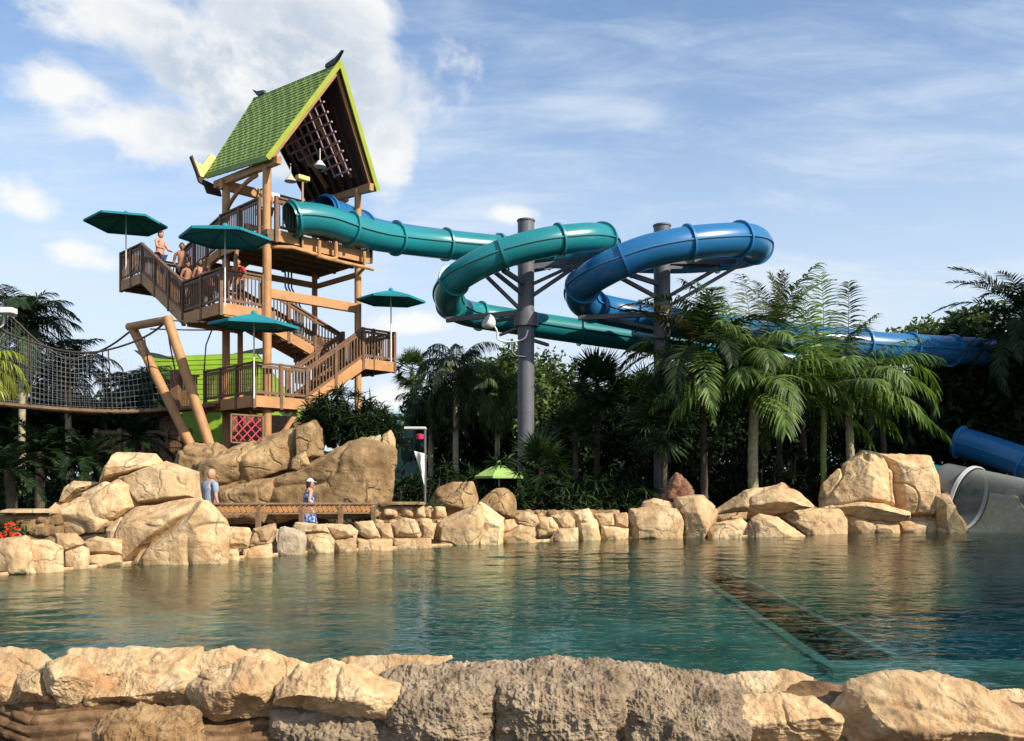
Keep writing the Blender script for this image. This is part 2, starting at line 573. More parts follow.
def rock_verts(poly, thick, level, seed, sharp=22, amp=.05, freq=2.2, facets=4, rough=0., strata=0., lean=(.2, .75), crack=.5, under=None):
    """poly: outline (x, z) in its own plane; returns vertices about the outline's middle."""
    r = random.Random(seed)
    P = hull2(poly)
    c = (P.max(0) + P.min(0)) / 2
    size = float(np.mean(P.max(0) - P.min(0)))
    d, fc = ico(level)
    ext = P.max(0) - P.min(0)
    d = unit(d * np.array([ext[0], min(thick, 1.2 * ext.max()), ext[1]]))
    pl = []
    n = len(P)
    for i in range(n):
        a, b = P[i], P[(i + 1) % n]
        e = b - a
        L = np.hypot(*e)
        if L < 1e-6: continue
        nx, nz = e[1] / L, -e[0] / L
        h = max(.02 * size, np.dot(((a + b) / 2 - c), (nx, nz)))
        for sgn in (-1, 1):
            k = r.uniform(*(under if under and nz < -.3 and sgn < 0 else lean))
            m = math.sqrt(1 + k * k)
            pl.append((nx / m, sgn * k / m, nz / m, h / m))
    for sgn in (-1, 1):
        q = np.array([r.uniform(-.25, .25), sgn, r.uniform(-.2, .3)]); q /= np.linalg.norm(q)
        pl.append((*q, thick / 2))
    V0 = np.array([[P[i][0] - c[0], 0, P[i][1] - c[1]] for i in range(n)])
    for k in range(facets):
        q = np.array([r.uniform(-.8, .8), -1., r.uniform(-.5, .9)]); q /= np.linalg.norm(q)
        sup = max(float((V0 @ q).max()) * .55 + thick * .28, .12 * size)
        pl.append((*q, sup))
    pl = np.array(pl)
    dn = d @ pl[:, :3].T
    inv = np.maximum(dn, 1e-4) / pl[:, 3]
    wgt = (inv / inv.max(1)[:, None]) ** sharp
    rad = 1. / (inv.max(1) * wgt.sum(1) ** (1. / sharp))
    nr_ = unit(wgt @ pl[:, :3])
    off = np.array([r.uniform(-50, 50) for _ in range(3)])
    pos = d * rad[:, None]
    q = pos / size * freq + off
    disp = amp * size * fbm(q, 4, seed) * .5
    if crack:
        cr = 1 - np.abs(vnoise(q * .8 + 5, seed + 9)) * 9
        disp -= crack * .07 * size * np.clip(cr, 0, 1) ** 1.5
    if rough:
        disp += rough * size * (.5 * ridged(q * 2.3, 5, seed + 3, .62) + .6 * fbm(q * 7, 3, seed + 5, .7) * .5)
    if strata:
        zz = pos[:, 2] / .036 + 1.1 * fbm(q * .7, 3, seed + 4) + pos[:, 0] * 1.2
        ly = np.floor(zz); fr = zz - ly
        per = _hash(ly.astype(np.int64) & 0xffffffff, np.floor(pos[:, 0] * 3.1 + ly * .37).astype(np.int64) & 0xffffffff, ly.astype(np.int64) * 0, seed)
        disp += strata * size * (.55 * per - .9 * np.exp(-(np.minimum(fr, 1 - fr) / .13) ** 2)) + strata * size * .5 * fbm(q * np.array([3, 3, 14]), 3, seed + 8)
    pos = pos + unit(nr_ + .35 * d) * disp[:, None]
    return pos, fc, c


def rock(name, label, outline, Y, thick=None, mat='sand', level=5, seed=1, sink=0, cat='boulder', group=None, grow=1.07, **kw):
    """outline in photograph pixels, standing at distance Y with a thickness of its own"""
    o = np.array(outline, float)
    if sink:
        low = o[:, 1] > o[:, 1].max() - 4.5
        o[low, 1] += sink
    P = np.stack([(o[:, 0] - 512) / F * Y, H - (o[:, 1] - YH) / F * Y], 1)
    P = P.mean(0) + (P - P.mean(0)) * grow
    w, h = P.max(0) - P.min(0)
    thick = thick or .85 * math.sqrt(w * h)
    pos, fc, c = rock_verts(P, thick, level, seed, **kw)
    zmin = pos[:, 2].min()
    me = npmesh(name, pos - np.array([0, 0, zmin]), fc, True)
    ob = link(name, me, M[mat], None, (c[0], Y, c[1] + zmin))
    tag(ob, label, cat, group)
    return ob


def YB(px):                               # where the bank meets the water
    wl = np.interp(px, [-20, 0, 60, 120, 222, 300, 430, 600, 740, 845, 950, 1040], [579, 577, 572, 566, 561, 555, 547.5, 540, 538.2, 533.5, 529, 527])
    return F * H / (wl - YH)

# ------------------------------------------------------------------ ground, pool, water
bank = [(px, YB(px)) for px in (-20, 0, 60, 120, 222, 300, 430, 600, 740, 845, 950)]
bank3 = [((px - 512) / F * Y, Y + .6) for px, Y in bank]
pool = [(-12, 4.75), (12, 4.75), (19, 10), (24, 20), (22, 29), (17.5, 32.5)] + bank3[::-1] + [(-14.5, 12.5), (-16, 8)]
outer = [(-700, -300), (700, -300), (700, 1500), (-700, 1500)]


def flat(name, loops, z, mat):
    vs = [Vector((x, y, 0)) for lp in loops for x, y in lp]
    tris = geometry.tessellate_polygon([[Vector((x, y, 0)) for x, y in lp] for lp in loops])
    me = bpy.data.meshes.new(name)
    fs = []
    for t in tris:
        a, b, c = (vs[i] for i in t)
        fs.append(t if (b - a).cross(c - a).z > 0 else t[::-1])
    me.from_pydata([(v.x, v.y, z) for v in vs], [], fs)
    return tag(link(name, me, M[mat]), kind='structure')


flat('ground', [outer, pool], .06, 'ground')
walk = [((px - 512) / F * (YB(px) + a), YB(px) + a) for px, a in [(150, 1.3), (222, 1.2), (300, 1.2), (430, 1.1), (520, 1.2)]]
walk += [(x * 1.17, y * 1.17) for x, y in walk[::-1]]
flat('walkway', [walk], .066, 'path')
xs = np.arange(-26, 26.01, .075)
ys = [3.9]
while ys[-1] < 34: ys.append(ys[-1] + .035 + .0035 * ys[-1])
gx, gy = np.meshgrid(xs, np.array(ys))
wp = np.stack([gx.ravel(), gy.ravel(), 0 * gx.ravel()], 1)
wx = wp + .5 * np.stack([vnoise(wp * .35, 71), vnoise(wp * .35, 72), 0 * wp[:, 0]], 1)
calm = .65 + .5 * vnoise(wp * np.array([.12, .2, 1]), 77)
wz = calm * (.013 * vnoise(wx * np.array([.75, 1.3, 1]), 73) + .008 * vnoise(wx * np.array([1.7, 2.9, 1]), 74) + .0062 * vnoise(wx * np.array([4.6, 6.5, 1]), 75))
wp[:, 2] = wz
nx_, ny_ = len(xs), len(ys)
ii = (np.arange(ny_ - 1)[:, None] * nx_ + np.arange(nx_ - 1)[None]).ravel()
me = npmesh('water', wp, np.stack([ii, ii + 1, ii + nx_ + 1, ii + nx_], 1), True)
tag(link('water', me, M['water']), kind='structure')
for nm, zt, zb, mt in (('pool_edge', .05, -.14, 'sand'), ('pool_wall', -.14, -3, 'floor')):
    mb = MB()
    for i in range(len(pool)):
        a, b = pool[i], pool[(i + 1) % len(pool)]
        mb.add([(*a, zt), (*b, zt), (*b, zb), (*a, zb)], [(0, 1, 2, 3)])
    tag(mb.build(nm, M[mt]), kind='structure')
me = npmesh('pool_floor', [(-30, 3.9, -.95), (3.77, 3.9, -.95), (5.83, 36, -.95), (-30, 36, -.95)], [(0, 1, 2, 3)])
tag(link('pool_floor', me, M['floor']), kind='structure')
me = npmesh('deep_pool_floor', [(3.5, 3.9, -2.8), (30, 3.9, -2.8), (30, 36, -2.8), (3.5, 36, -2.8)], [(0, 1, 2, 3)])
tag(link('deep_pool_floor', me, M['deep']), kind='structure')
mb = MB()
mb.beam((4.3, 12.2, -1.75), (5.45, 30, -1.75), .17, 1.7); mb.beam((5.33, 12., -1.75), (6.45, 30, -1.75), .12, 1.8)
mb.box((12.6, 11.6, -1.75), (8.5, .3, 1.84 / 2))
tag(mb.build('pool_ledge', M['ledge']), kind='structure')
mb = MB()
mb.beam((4.82, 12.2, -1.9), (5.95, 30, -1.9), .86, 1.5)
tag(mb.build('pool_channel', M['grate']), kind='structure')

# mound under the tower
mx, my = C1X - .3, 29.2
g = np.linspace(-1, 1, 40)
gx, gy = np.meshgrid(g, g)
rr = np.clip(1 - np.hypot(gx, gy), 0, 1)
zz = 2.5 * np.clip(rr * 2.4, 0, 1) ** 1.3 + .06 - .02 + .15 * fbm(np.stack([gx.ravel() * 5, gy.ravel() * 5, 0 * gx.ravel()], 1), 3, 4).reshape(gx.shape) * np.clip(rr * 4, 0, 1)
V = np.stack([mx + gx * 5.2, my + gy * 4.6, np.where(rr > 0, zz, -.3)], 2).reshape(-1, 3)
fcs = [(j * 40 + i, j * 40 + i + 1, (j + 1) * 40 + i + 1, (j + 1) * 40 + i) for j in range(39) for i in range(39)]
tag(link('hill', npmesh('hill', V, fcs, True), M['ground']), kind='structure')

# ------------------------------------------------------------------ rocks along the far bank
BK = 'rocks edging the far side of the pool'
bank_rocks = [
 # label, dy, outline, material, level, sink, seed
 ('squarish tan rock at the far left end of the bank beside the red flowers', .45, [(-6,541),(3,539),(25,536.7),(29,541.5),(30,557.7),(34,573),(16,577),(-8,578)], 'sand', 5, 14, 1),
 ('flat faced tan block, second rock from the left edge along the bank', .4, [(29,540.7),(48.6,541.2),(62,548),(63,572.3),(35,573),(31,558)], 'sand', 5, 14, 2),
 ('pale rock resting on a lower one where the dark side of the big pile begins', .55, [(55,533.4),(76,533.4),(82.6,544),(65,553),(57,547)], 'sand', 4, 0, 3),
 ('round shouldered pale rock at the waterline under a smaller pale rock', .4, [(64,552),(82.6,546.4),(89,553),(88,568),(64.8,571)], 'sand', 4, 14, 4),
 ('flat topped tan slab against the left foot of the big rock pile', .6, [(83.4,542.3),(97,536.7),(120.6,540),(121.4,554.5),(90.7,555)], 'sand', 4, 0, 5),
 ('low tan rock at the waterline under the flat topped slab', .4, [(88,555.3),(120,555),(121.6,564),(87.4,571)], 'sand', 4, 14, 6),
 ('small square rock just right of the big pile with its top above the railing posts', .5, [(221,531),(227.5,526),(248.7,528.7),(251,532.5),(247.5,547.5),(227.5,551),(221,545)], 'sand', 4, 0, 7),
 ('little flat rock at the waterline touching the right foot of the big pile', .3, [(222,550),(237.5,549),(241,559),(222,560)], 'sand', 4, 12, 8),
 ('tilted tan rock in front of the first railing post', .5, [(253.7,528.7),(275,523.7),(276.5,531),(271,544),(249,548),(250,537.5)], 'sand', 4, 0, 9),
 ('low wide rock at the waterline beneath the tilted tan rock', .35, [(242.5,550),(271,544),(272.5,556),(241,559)], 'sand', 4, 12, 10),
 ('smooth grey boulder among the tan rocks of the bank', .45, [(275,530),(285,527),(302.5,532.5),(305,540),(303.7,554),(273.7,556),(272.5,542.5)], 'sandgrey', 5, 12, 11),
 ('flat tan cap rock below the woman in the blue dress', .6, [(296,522.5),(325,524),(328.7,532.5),(305,534),(293,529)], 'sand', 4, 0, 12),
 ('straight sided tan rock under the flat cap rock below the woman', .45, [(305.5,533),(328.7,532),(333.7,540),(332.5,552),(306,554)], 'sand', 4, 12, 13),
 ('wedge of tan rock right of the cap rock, pointing down to the left', .55, [(326,523.7),(350,525),(357.5,531),(356,538),(335,540.5),(330,533)], 'sand', 4, 0, 14),
 ('small block at the waterline under the wedge of tan rock', .4, [(334.5,540.5),(355.5,538.2),(356.5,549),(335,552)], 'sand', 4, 12, 15),
 ('leaning four sided tan rock at the last railing post', .55, [(355,522.5),(372.5,521),(380.5,537.5),(370,539),(359,534)], 'sand', 4, 0, 16),
 ('long low rock at the waterline under the leaning four sided rock', .4, [(357.5,538.5),(391,540),(392,548.5),(356.5,551.5)], 'sand', 4, 12, 17),
 ('narrow reddish brown stone wedged between two larger rocks past the railing end', .65, [(374,523.7),(390,523.7),(393,537.5),(381,539.5)], 'sand', 4, 0, 18),
 ('rounded loaf shaped tan rock in front of the low stone planter', .6, [(391.5,524.5),(402.5,517.5),(415,520),(421,534),(418.7,538.5),(392.5,537)], 'sand', 4, 0, 19),
 ('low rock at the waterline under the loaf shaped rock', .45, [(392.5,538.5),(430,539),(431,548),(394,549)], 'sand', 4, 12, 20),
 ('narrow upright stone touching the left side of the peaked boulder', .7, [(421.5,523),(436,524),(433,539),(421.5,538)], 'sand', 4, 0, 21),
 ('large tan boulder rising to a peak, its left half', .75, [(433,538),(442,519),(473,505.7),(481,504),(484,520),(474,529),(474,547),(432,547)], 'sand', 5, 12, 22),
 ('steep right half of the peaked boulder, with a pale triangular face', .6, [(480,504),(503.5,519),(502,545),(473,546),(473,529),(482,520)], 'sandpale', 5, 12, 23),
 ('small brown cube of rock right of the peaked boulder', .7, [(503,520),(513.7,519),(517.5,526),(508,533.5),(502,533)], 'sand', 4, 0, 24),
 ('low grey tan rock at the waterline under two small rounded rocks', .5, [(503,534),(519.6,525.6),(534,527.6),(537.5,542),(503,542)], 'sand', 4, 12, 25),
 ('small egg shaped rock perched above the grey tan waterline rock', .8, [(514.5,516.5),(525.5,511.5),(535.7,515.5),(539,523),(534,529),(516.7,524)], 'sand', 4, 0, 26),
 ('roundish rock with a flat left side between the egg shaped and the wedge stone', .7, [(539,517.4),(552,517),(558.5,527.6),(552,534),(538.7,539),(536.5,526)], 'sand', 4, 0, 27),
 ('small wedge stone with a bright top next to the tall pale block', .75, [(551,516),(566.5,513),(574.5,520),(574.5,529.5),(559,529)], 'sand', 4, 0, 28),
 ('long low rock at the waterline beneath the wedge stone', .5, [(540,539),(557.7,529),(577,528.5),(577,540),(541,541)], 'sand', 4, 12, 29),
 ('tall pale block, the brightest stone in the middle of the bank', .6, [(573.8,513),(588.5,509.5),(596.5,520),(602,539),(578,540),(575,526)], 'sandpale', 5, 12, 30),
 ('small square brown stone just right of the tall pale block', .8, [(594,514),(612.5,513.5),(614,525),(600,526.5)], 'sand', 4, 0, 31),
 ('small stone with a sloping top squeezed against the long flat fronted boulder', .8, [(614,514),(626.5,513),(630,520),(627.5,530),(615,527)], 'sand', 4, 0, 32),
 ('low block at the waterline below two small brown stones', .55, [(601.6,526),(628,529),(627.5,539),(601.6,540)], 'sand', 4, 12, 33),
 ('long flat fronted boulder with a dark crack on its top', .7, [(631,510),(654,507),(675,510),(681.5,521.8),(680,537),(630,539),(629,523)], 'sand', 5, 12, 34),
 ('thin tan slab lying on top of the long flat fronted boulder', 1.1, [(642.7,502),(654,498),(673.4,503),(674.4,511),(641,509)], 'sand', 4, 0, 35),
 ('slanting four sided boulder below the reddish rock pinnacle', .8, [(675,499),(702.7,497),(716.5,510),(715,522),(701,534),(681,538),(680,520)], 'sand', 5, 12, 36),
 ('dome of pale rock in front of the single palm trunk', 1.4, [(716,511),(747,490),(781,482),(794,489),(815,508),(781,513),(750.5,518),(717,518)], 'sand', 5, 0, 37),
 ('smooth sloping rock shelf at the waterline right of the pale dome', .9, [(779,508),(838,509.5),(845.5,520.6),(845.5,534),(814,536),(794,529),(777,517)], 'sand', 5, 12, 38),
 ('three cornered rock at the waterline in front of the pale dome', .5, [(759,514.5),(777,518),(803.6,535.7),(798,540),(739,540.5),(735,536.5),(750,521)], 'sand', 5, 12, 39),
 ('small rounded rock poking from the water left of the three cornered rock', .35, [(715,524),(740.5,518),(746,524),(737,536),(707,539),(708,530)], 'sand', 4, 12, 40),
 ('dark flat slab tucked under the pale dome', .9, [(711,516),(747,512),(746,521),(712,527)], 'cliff', 4, 0, 41),
 ('tall yellowish boulder with a rounded left shoulder in front of the twin palm trunks', .75, [(861,452),(878,454.5),(890.5,473),(892,506),(861,500),(821,510),(824,483.7),(841,467)], 'sand', 6, 0, 42),
 ('tall rough faced boulder on the right of the yellowish one', -.6, [(880.5,455),(928.6,458.5),(933.6,470),(939,490),(932,515),(908,514),(890.6,507),(889,477)], 'sand', 6, 0, 43),
 ('long tapering ledge running beneath the two tall boulders', -.1, [(821,508.5),(861,499),(908,512),(909,520),(895,523),(841,513)], 'sand', 5, 0, 44),
 ('plain tan block standing in the water under the tapering ledge', .3, [(839.6,510.5),(895.5,519),(897.2,534),(844,534)], 'sand', 5, 12, 45),
 ('brown shaded block under the rough faced boulder', -.9, [(896.5,518),(932,513),(944,518),(943,533),(897,534)], 'sand', 5, 12, 46),
 ('smooth tan slope of rock going down to the clear tube', -2.3, [(936,497),(948.7,493.4),(960,517),(967,528),(955,532),(940,533)], 'sand', 5, 10, 47),
]
for lab, dy, poly, mt, lv, sink, sd in bank_rocks:
    cx = sum(p[0] for p in poly) / len(poly)
    rock('bank_rock', lab, poly, YB(cx) + dy, None, mt, lv + 1, 100 + sd, sink, group=BK, amp=.045, facets=9, sharp=110, lean=(.12, .8), rough=.008)

# the big pile left of the man
PB = 'stones of the big rock pile'
pile = [
 ('top stone of the big pile with a flat sunlit slope', 1.5, [(117.5,452),(125,452.3),(155,454),(163,462.5),(160,470),(120,482),(98.7,487),(100,478.7),(112.5,455)], 21, 1.5),
 ('broad sunlit shoulder stone high on the right of the big pile', 1.3, [(119,480),(160,468.7),(166,461.5),(197.5,472.5),(200.5,500),(140,508),(135,487.5)], 22, 1.7),
 ('small pointed stone on the left shoulder of the big pile', 1.5, [(73.7,481),(100,483),(84,494),(71,505),(59,503),(65,487.5)], 23, 1.),
 ('large shaded stone filling the left middle of the big pile', .95, [(101,483.7),(120,478.7),(136,487.5),(138,505),(112.5,524),(107.5,533),(72,537),(70,505),(83.7,492)], 24, 1.3),
 ('dull brown stone at the left edge of the big pile', 1.35, [(56,502.5),(72,503),(73.5,532),(52,534),(50.5,515)], 25, 1.),
 ('wedge of brown rock in the heart of the big pile', .75, [(136,507.5),(187.5,500),(201,500),(195,516),(175,528),(147.5,550),(135,555),(119,565),(121,542.5),(109,530),(114,522.5)], 26, 1.4),
 ('huge smooth slanting boulder at the foot of the big pile on its right', .55, [(199,501),(207.5,502),(220,516),(228,525),(223,531),(223.5,564),(155,567),(126,565),(144,547.5),(174,525)], 27, 1.1),
]
for i, (lab, dy, poly, sd, th) in enumerate(pile):
    cx = sum(p[0] for p in poly) / len(poly)
    rock('pile_boulder', lab, poly, YB(130) + dy, th, 'sand', 7, 200 + sd, 14 if i > 4 and i != 4 else 0, group=PB, amp=.035, facets=8, sharp=120, lean=(.12, .6), grow=1.05, rough=.006)

rock('bank_rock', 'tan rock seen through the wall of the clear tube', [(958,502),(985,494),(1015,499),(1032,520),(1034,536),(955,536)], 32.4, 1.2, 'sand', 5, 149, 12, group=BK, sharp=50, rough=.008)
# boulders and pinnacle behind the bank
rock('pinnacle_rock', 'reddish brown rock pinnacle standing behind the bank rocks', [(675,472),(680,475),(686.6,485),(692.5,489.5),(694,502),(660,503),(669,488)], 27.5, .8, 'redrock', 5, 301, rough=.05, sharp=16)
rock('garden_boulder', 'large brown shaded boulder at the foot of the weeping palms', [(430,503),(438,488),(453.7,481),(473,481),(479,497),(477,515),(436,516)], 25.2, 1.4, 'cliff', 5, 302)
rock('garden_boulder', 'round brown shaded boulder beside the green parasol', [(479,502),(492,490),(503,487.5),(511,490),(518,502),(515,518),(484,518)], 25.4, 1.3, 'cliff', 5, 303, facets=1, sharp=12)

# cliff of artificial rock that carries the tower
CL = 'rocks of the cliff under the tower'
cliff = [
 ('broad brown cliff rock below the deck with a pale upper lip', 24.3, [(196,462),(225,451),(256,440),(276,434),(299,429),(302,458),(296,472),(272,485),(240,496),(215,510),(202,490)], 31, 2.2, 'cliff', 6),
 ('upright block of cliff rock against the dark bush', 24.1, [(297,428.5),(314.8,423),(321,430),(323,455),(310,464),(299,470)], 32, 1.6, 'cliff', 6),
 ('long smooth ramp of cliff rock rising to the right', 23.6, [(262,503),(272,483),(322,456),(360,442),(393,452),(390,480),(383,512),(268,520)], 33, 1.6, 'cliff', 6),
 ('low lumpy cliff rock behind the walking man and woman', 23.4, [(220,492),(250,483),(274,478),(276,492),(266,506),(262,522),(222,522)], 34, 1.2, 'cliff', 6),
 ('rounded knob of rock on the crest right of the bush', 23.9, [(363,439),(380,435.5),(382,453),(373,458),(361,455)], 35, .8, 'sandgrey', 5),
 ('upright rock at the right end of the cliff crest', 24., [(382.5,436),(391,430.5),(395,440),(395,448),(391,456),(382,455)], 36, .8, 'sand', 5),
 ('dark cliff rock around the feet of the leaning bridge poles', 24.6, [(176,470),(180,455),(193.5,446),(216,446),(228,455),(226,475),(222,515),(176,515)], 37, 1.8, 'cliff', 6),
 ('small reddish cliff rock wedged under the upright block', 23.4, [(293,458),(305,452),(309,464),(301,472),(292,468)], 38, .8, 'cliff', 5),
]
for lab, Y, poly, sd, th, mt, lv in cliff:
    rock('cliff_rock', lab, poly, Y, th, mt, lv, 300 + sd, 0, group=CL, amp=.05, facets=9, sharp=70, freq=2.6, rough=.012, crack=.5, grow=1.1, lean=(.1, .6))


def stone_wall(name, label, p0, p1, z0, z1, thick, size, mat, capm, seed, cap_h=.1):
    r = random.Random(seed)
    p0, p1 = np.array([*p0, 0.]), np.array([*p1, 0.])
    L = np.linalg.norm(p1 - p0); ex = (p1 - p0) / L
    ey = np.cross(ex, [0, 0, -1.])
    root = empty(name, (*((p0 + p1) / 2)[:2], .06), label, 'stone wall')
    Vs, Fs, b = [], [], 0
    rows = max(1, round((z1 - z0) / size))
    hh = (z1 - z0) / rows
    for k in range(rows):
        x = -r.random() * size
        while x < L:
            w = size * r.uniform(.8, 1.6)
            poly = [(x, z0 + k * hh), (x + w, z0 + k * hh), (x + w * r.uniform(.85, 1.), z0 + (k + 1) * hh * 1.), (x + w * .08, z0 + (k + 1) * hh)]
            pos, fc, c = rock_verts(poly, thick, 3, r.randint(0, 9999), sharp=14, amp=.1, crack=0, facets=2, lean=(.1, .3))
            pos = pos * 1.04
            Vs.append(p0 + np.outer(pos[:, 0] + min(c[0], L), ex) + np.outer(pos[:, 1], ey) + np.outer(pos[:, 2] + c[1], AZ))
            Fs.append(fc + b); b += len(pos); x += w
    V = np.vstack(Vs) - rootloc(root)
    link('wall_stones', npmesh('wall_stones', V, np.vstack(Fs), True), M[mat], root)
    mbw = MB(); mbw.box((p0 + p1) / 2 + AZ * (z0 + z1) / 2, (L / 2, thick * .3, (z1 - z0) / 2 - .02), (ex, ey, AZ))
    mbw.build('mortar', M['cliff'], root)
    if capm:
        pos, fc, c = rock_verts([(-.06, z1), (L + .06, z1), (L + .03, z1 + cap_h), (-.03, z1 + cap_h)], thick * 1.25, 5, seed, sharp=30, amp=.02, crack=0, facets=0, lean=(.0, .1))
        V = p0 + np.outer(pos[:, 0] + c[0], ex) + np.outer(pos[:, 1], ey) + np.outer(pos[:, 2] + c[1], AZ) - rootloc(root)
        link('cap', npmesh('cap', V, fc, True), M[capm], root)
    return root


q = lambda px, Y: ((px - 512) / F * Y, Y)
stone_wall('stone_wall', 'dark stone wall with a pale flat cap behind the red flowers', q(8, 17.2), q(56, 17.4), .06, .98, .5, .26, 'cliff', 'sand', 5)
stone_wall('planter_wall', 'low stone planter wall with a flat cap beside the pennant pole', q(380, 22.9), q(423, 22.9), .06, 1.02, .5, .3, 'sand', 'cliff', 6, .1)
stone_wall('planter_wall', 'short uncapped stone planter wall against the large brown boulder', q(423, 23.5), q(443, 23.5), .06, .98, .5, .3, 'sand', None, 8)
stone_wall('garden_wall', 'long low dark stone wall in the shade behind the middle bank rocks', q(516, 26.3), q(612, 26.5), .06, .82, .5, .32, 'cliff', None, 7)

# ------------------------------------------------------------------ rocks of the near wall
FG = 'stones of the wall in front of the camera'
near = [
 ('flat pale rock in the lower left corner behind the grey boulder', 4.2, [(-10,649),(20.5,648),(37.6,651),(53,664),(45,682),(-10,682)], 'fgsand', 1, .45),
 ('half hidden brown rock at the left edge of the near wall', 3.75, [(-10,672),(15,674),(22,690),(17,703),(-10,706)], 'fgsand', 2, .4),
 ('grey tan boulder with a pointed base near the lower left corner', 3.7, [(48,663),(60,658),(85,657.6),(94,674),(92,687),(75,705),(62,706),(46,690)], 'fgsand', 3, .4),
 ('shaded brown stone squeezed left of the grey tan boulder', 3.75, [(15,688),(20.5,675),(44,666),(52,690),(62,706),(34,703),(14,702)], 'fgsand', 4, .35),
 ('long flat pale slab along the back of the near wall', 4.15, [(75,652.5),(99,650.5),(150,648.5),(198,647),(206,672),(171,690),(102.5,694),(86,686)], 'fgsand', 5, .5),
 ('wide rock with a deep shaded underside below the long pale slab', 3.75, [(86,695),(100,677),(135,669),(167.5,662),(197,676),(190,704),(143.5,711),(85,708)], 'fgsand', 6, .45),
 ('pale rock with a low point on top, behind the wide shaded rock', 4.1, [(165,668),(205,652.5),(232,647),(255,655),(250,680),(191,690)], 'fgsand', 7, .5),
 ('broad angular tan boulder with a dark hollow at its lower left', 3.65, [(190,690),(205,671),(246,659.5),(270,669),(284.5,681.5),(278,706),(266.6,714),(219,719),(197,711)], 'fgsand', 8, .45),
 ('small pale rock on the skyline of the near wall left of the big gap', 4.15, [(248,650.5),(273,653),(304,664),(300,685),(270,685)], 'fgsand', 9, .4),
 ('big smooth tan boulder sloping down to the right, next to the rough rubble', 3.6, [(282.5,684),(305,664),(335,660.5),(350,670),(381,684),(408.6,694),(411,706),(400,720),(350,716),(310,706),(279,706)], 'fgsand', 10, .45),
 ('pale sunlit slab at the top edge beside the rough rubble', 4.1, [(340,658),(355.6,655),(398,656.5),(447,657.5),(420,680),(384.7,690),(355,684)], 'fgsand', 11, .45),
 ('smooth pale rock with a rounded right end, back of the near wall', 4.0, [(728,676),(745,672),(781,671),(813,679.5),(835,694.6),(835,706),(790,712),(730,706)], 'fgsand', 13, .5),
 ('tan rock with a level top edge below the smooth pale rock', 3.65, [(689,715),(695.5,703),(730,700),(766.6,697),(809,699),(835,718),(830,737),(780,741),(688.5,741)], 'fgsand', 14, .42),
 ('largest boulder of the near wall, broad and pale, right of the gap', 3.75, [(853.7,679),(880,676.5),(916,677),(976,686),(1001,695),(1030,712),(1035,752),(838,752),(835,711),(845,691)], 'fgsand', 15, .7),
 ('pale rock at the right edge behind the largest boulder', 4.15, [(985,692),(1010,689),(1045,692),(1045,722),(990,722)], 'fgsand', 16, .45),
]
for lab, Y, poly, mt, sd, th in near:
    rock('wall_boulder', lab, poly, Y, th, mt, 7, 400 + sd, 0, group=FG, amp=.08, facets=10, sharp=80, freq=2.6, rough=.017, crack=.45, grow=1.09, lean=(.15, 1.), under=(.7, 1.3) if Y < 3.9 else None)
for lab, poly, sd in (
        ('rough grey brown rubble touching the big smooth tan boulder, left end of the rubble', [(372,680),(388,668),(420,661),(470,658),(505,660),(525,690),(520,775),(372,775)], 431),
        ('middle hump of the rough grey brown rubble', [(485,662),(510,658),(545,660),(580,657.5),(625,660),(645,690),(640,775),(485,775)], 438),
        ('right end of the rough rubble beside the level topped tan rock', [(600,664),(640,660.5),(690,666),(735,676),(752,690),(745,775),(600,775)], 439)):
    rock('rubble_rock', lab, poly, 3.75, .75, 'fgrough', 8, sd, 0, cat='rubble', group='rough rubble in the near wall', amp=.07, facets=5, sharp=22, freq=3.4, rough=.033, crack=.12, grow=.99)
rock('rubble_rock', 'dark rough rock under the big smooth boulder beside the rubble', [(276,706),(330,700),(385,708),(405,715),(410,770),(276,770)], 3.68, .45, 'fgrough', 7, 432, 0, cat='rubble', rough=.04, freq=4)
rock('ledge_rock', 'layered dark brown ledge along the bottom left of the near wall', [(-20,702),(60,700),(120,706),(250,712),(420,714),(420,790),(-20,790)], 3.72, .6, 'fgledge', 8, 433, 0, cat='rock ledge', strata=.02, sharp=30, amp=.03, facets=2, crack=.2)
rock('wall_core', 'brown stone core of the near wall showing in the gaps between its boulders', [(-700,690),(-60,676),(200,668),(420,668),(800,682),(838,700),(1080,700),(1700,710),(1700,800),(-700,800)], 4.0, .5, 'fgledge', 8, 436, 0, cat='stone wall', rough=.01, sharp=40, facets=0, crack=0, grow=1.)
rock('rock_stump', 'knobby brown rock stump standing in front of the layered ledge', [(97,741),(101,718),(120,714),(143,706),(178,704.5),(196,712),(203,741),(203,775),(97,775)], 3.35, .34, 'stump', 8, 434, 0, cat='rock', rough=.03, freq=3.2, amp=.12, sharp=12)
rock('wall_rock', 'flat brown rock under the largest boulder at the bottom right', [(640,745),(690,735),(835,733),(1040,738),(1040,800),(640,800)], 3.7, .6, 'fgledge', 7, 435, 0, cat='rock', rough=.02, sharp=24)

# ------------------------------------------------------------------ slide tower
tw = empty('slide_tower', T(1.6, 1.3, 2.3), 'tall tan timber tower with zigzag stairs and a steep green gabled roof', 'slide tower')
UC, VC = 3.34, 2.61


def cyl(name, p, q, r, mat, parent, n=16):
    m = MB(); m.tube([p, q], r, n); return m.build(name, M[mat], parent, smooth=True)


for u, v, r in ((0, 0, .135), (UC, 0, .115), (0, VC, .125), (UC, VC, .1)):
    cyl('column', T(u, v, 1.6), T(u, v, 11.35), r, 'tan', tw)
cyl('column', T(.5, VC, 2.), T(.5, VC, 7.), .09, 'tan', tw)


def bm_(name, p, q, w, h, mat, parent=None, bevel=.012):
    m = MB(); m.beam(p, q, w, h); return m.build(name, M[mat], parent or tw, bevel=bevel)


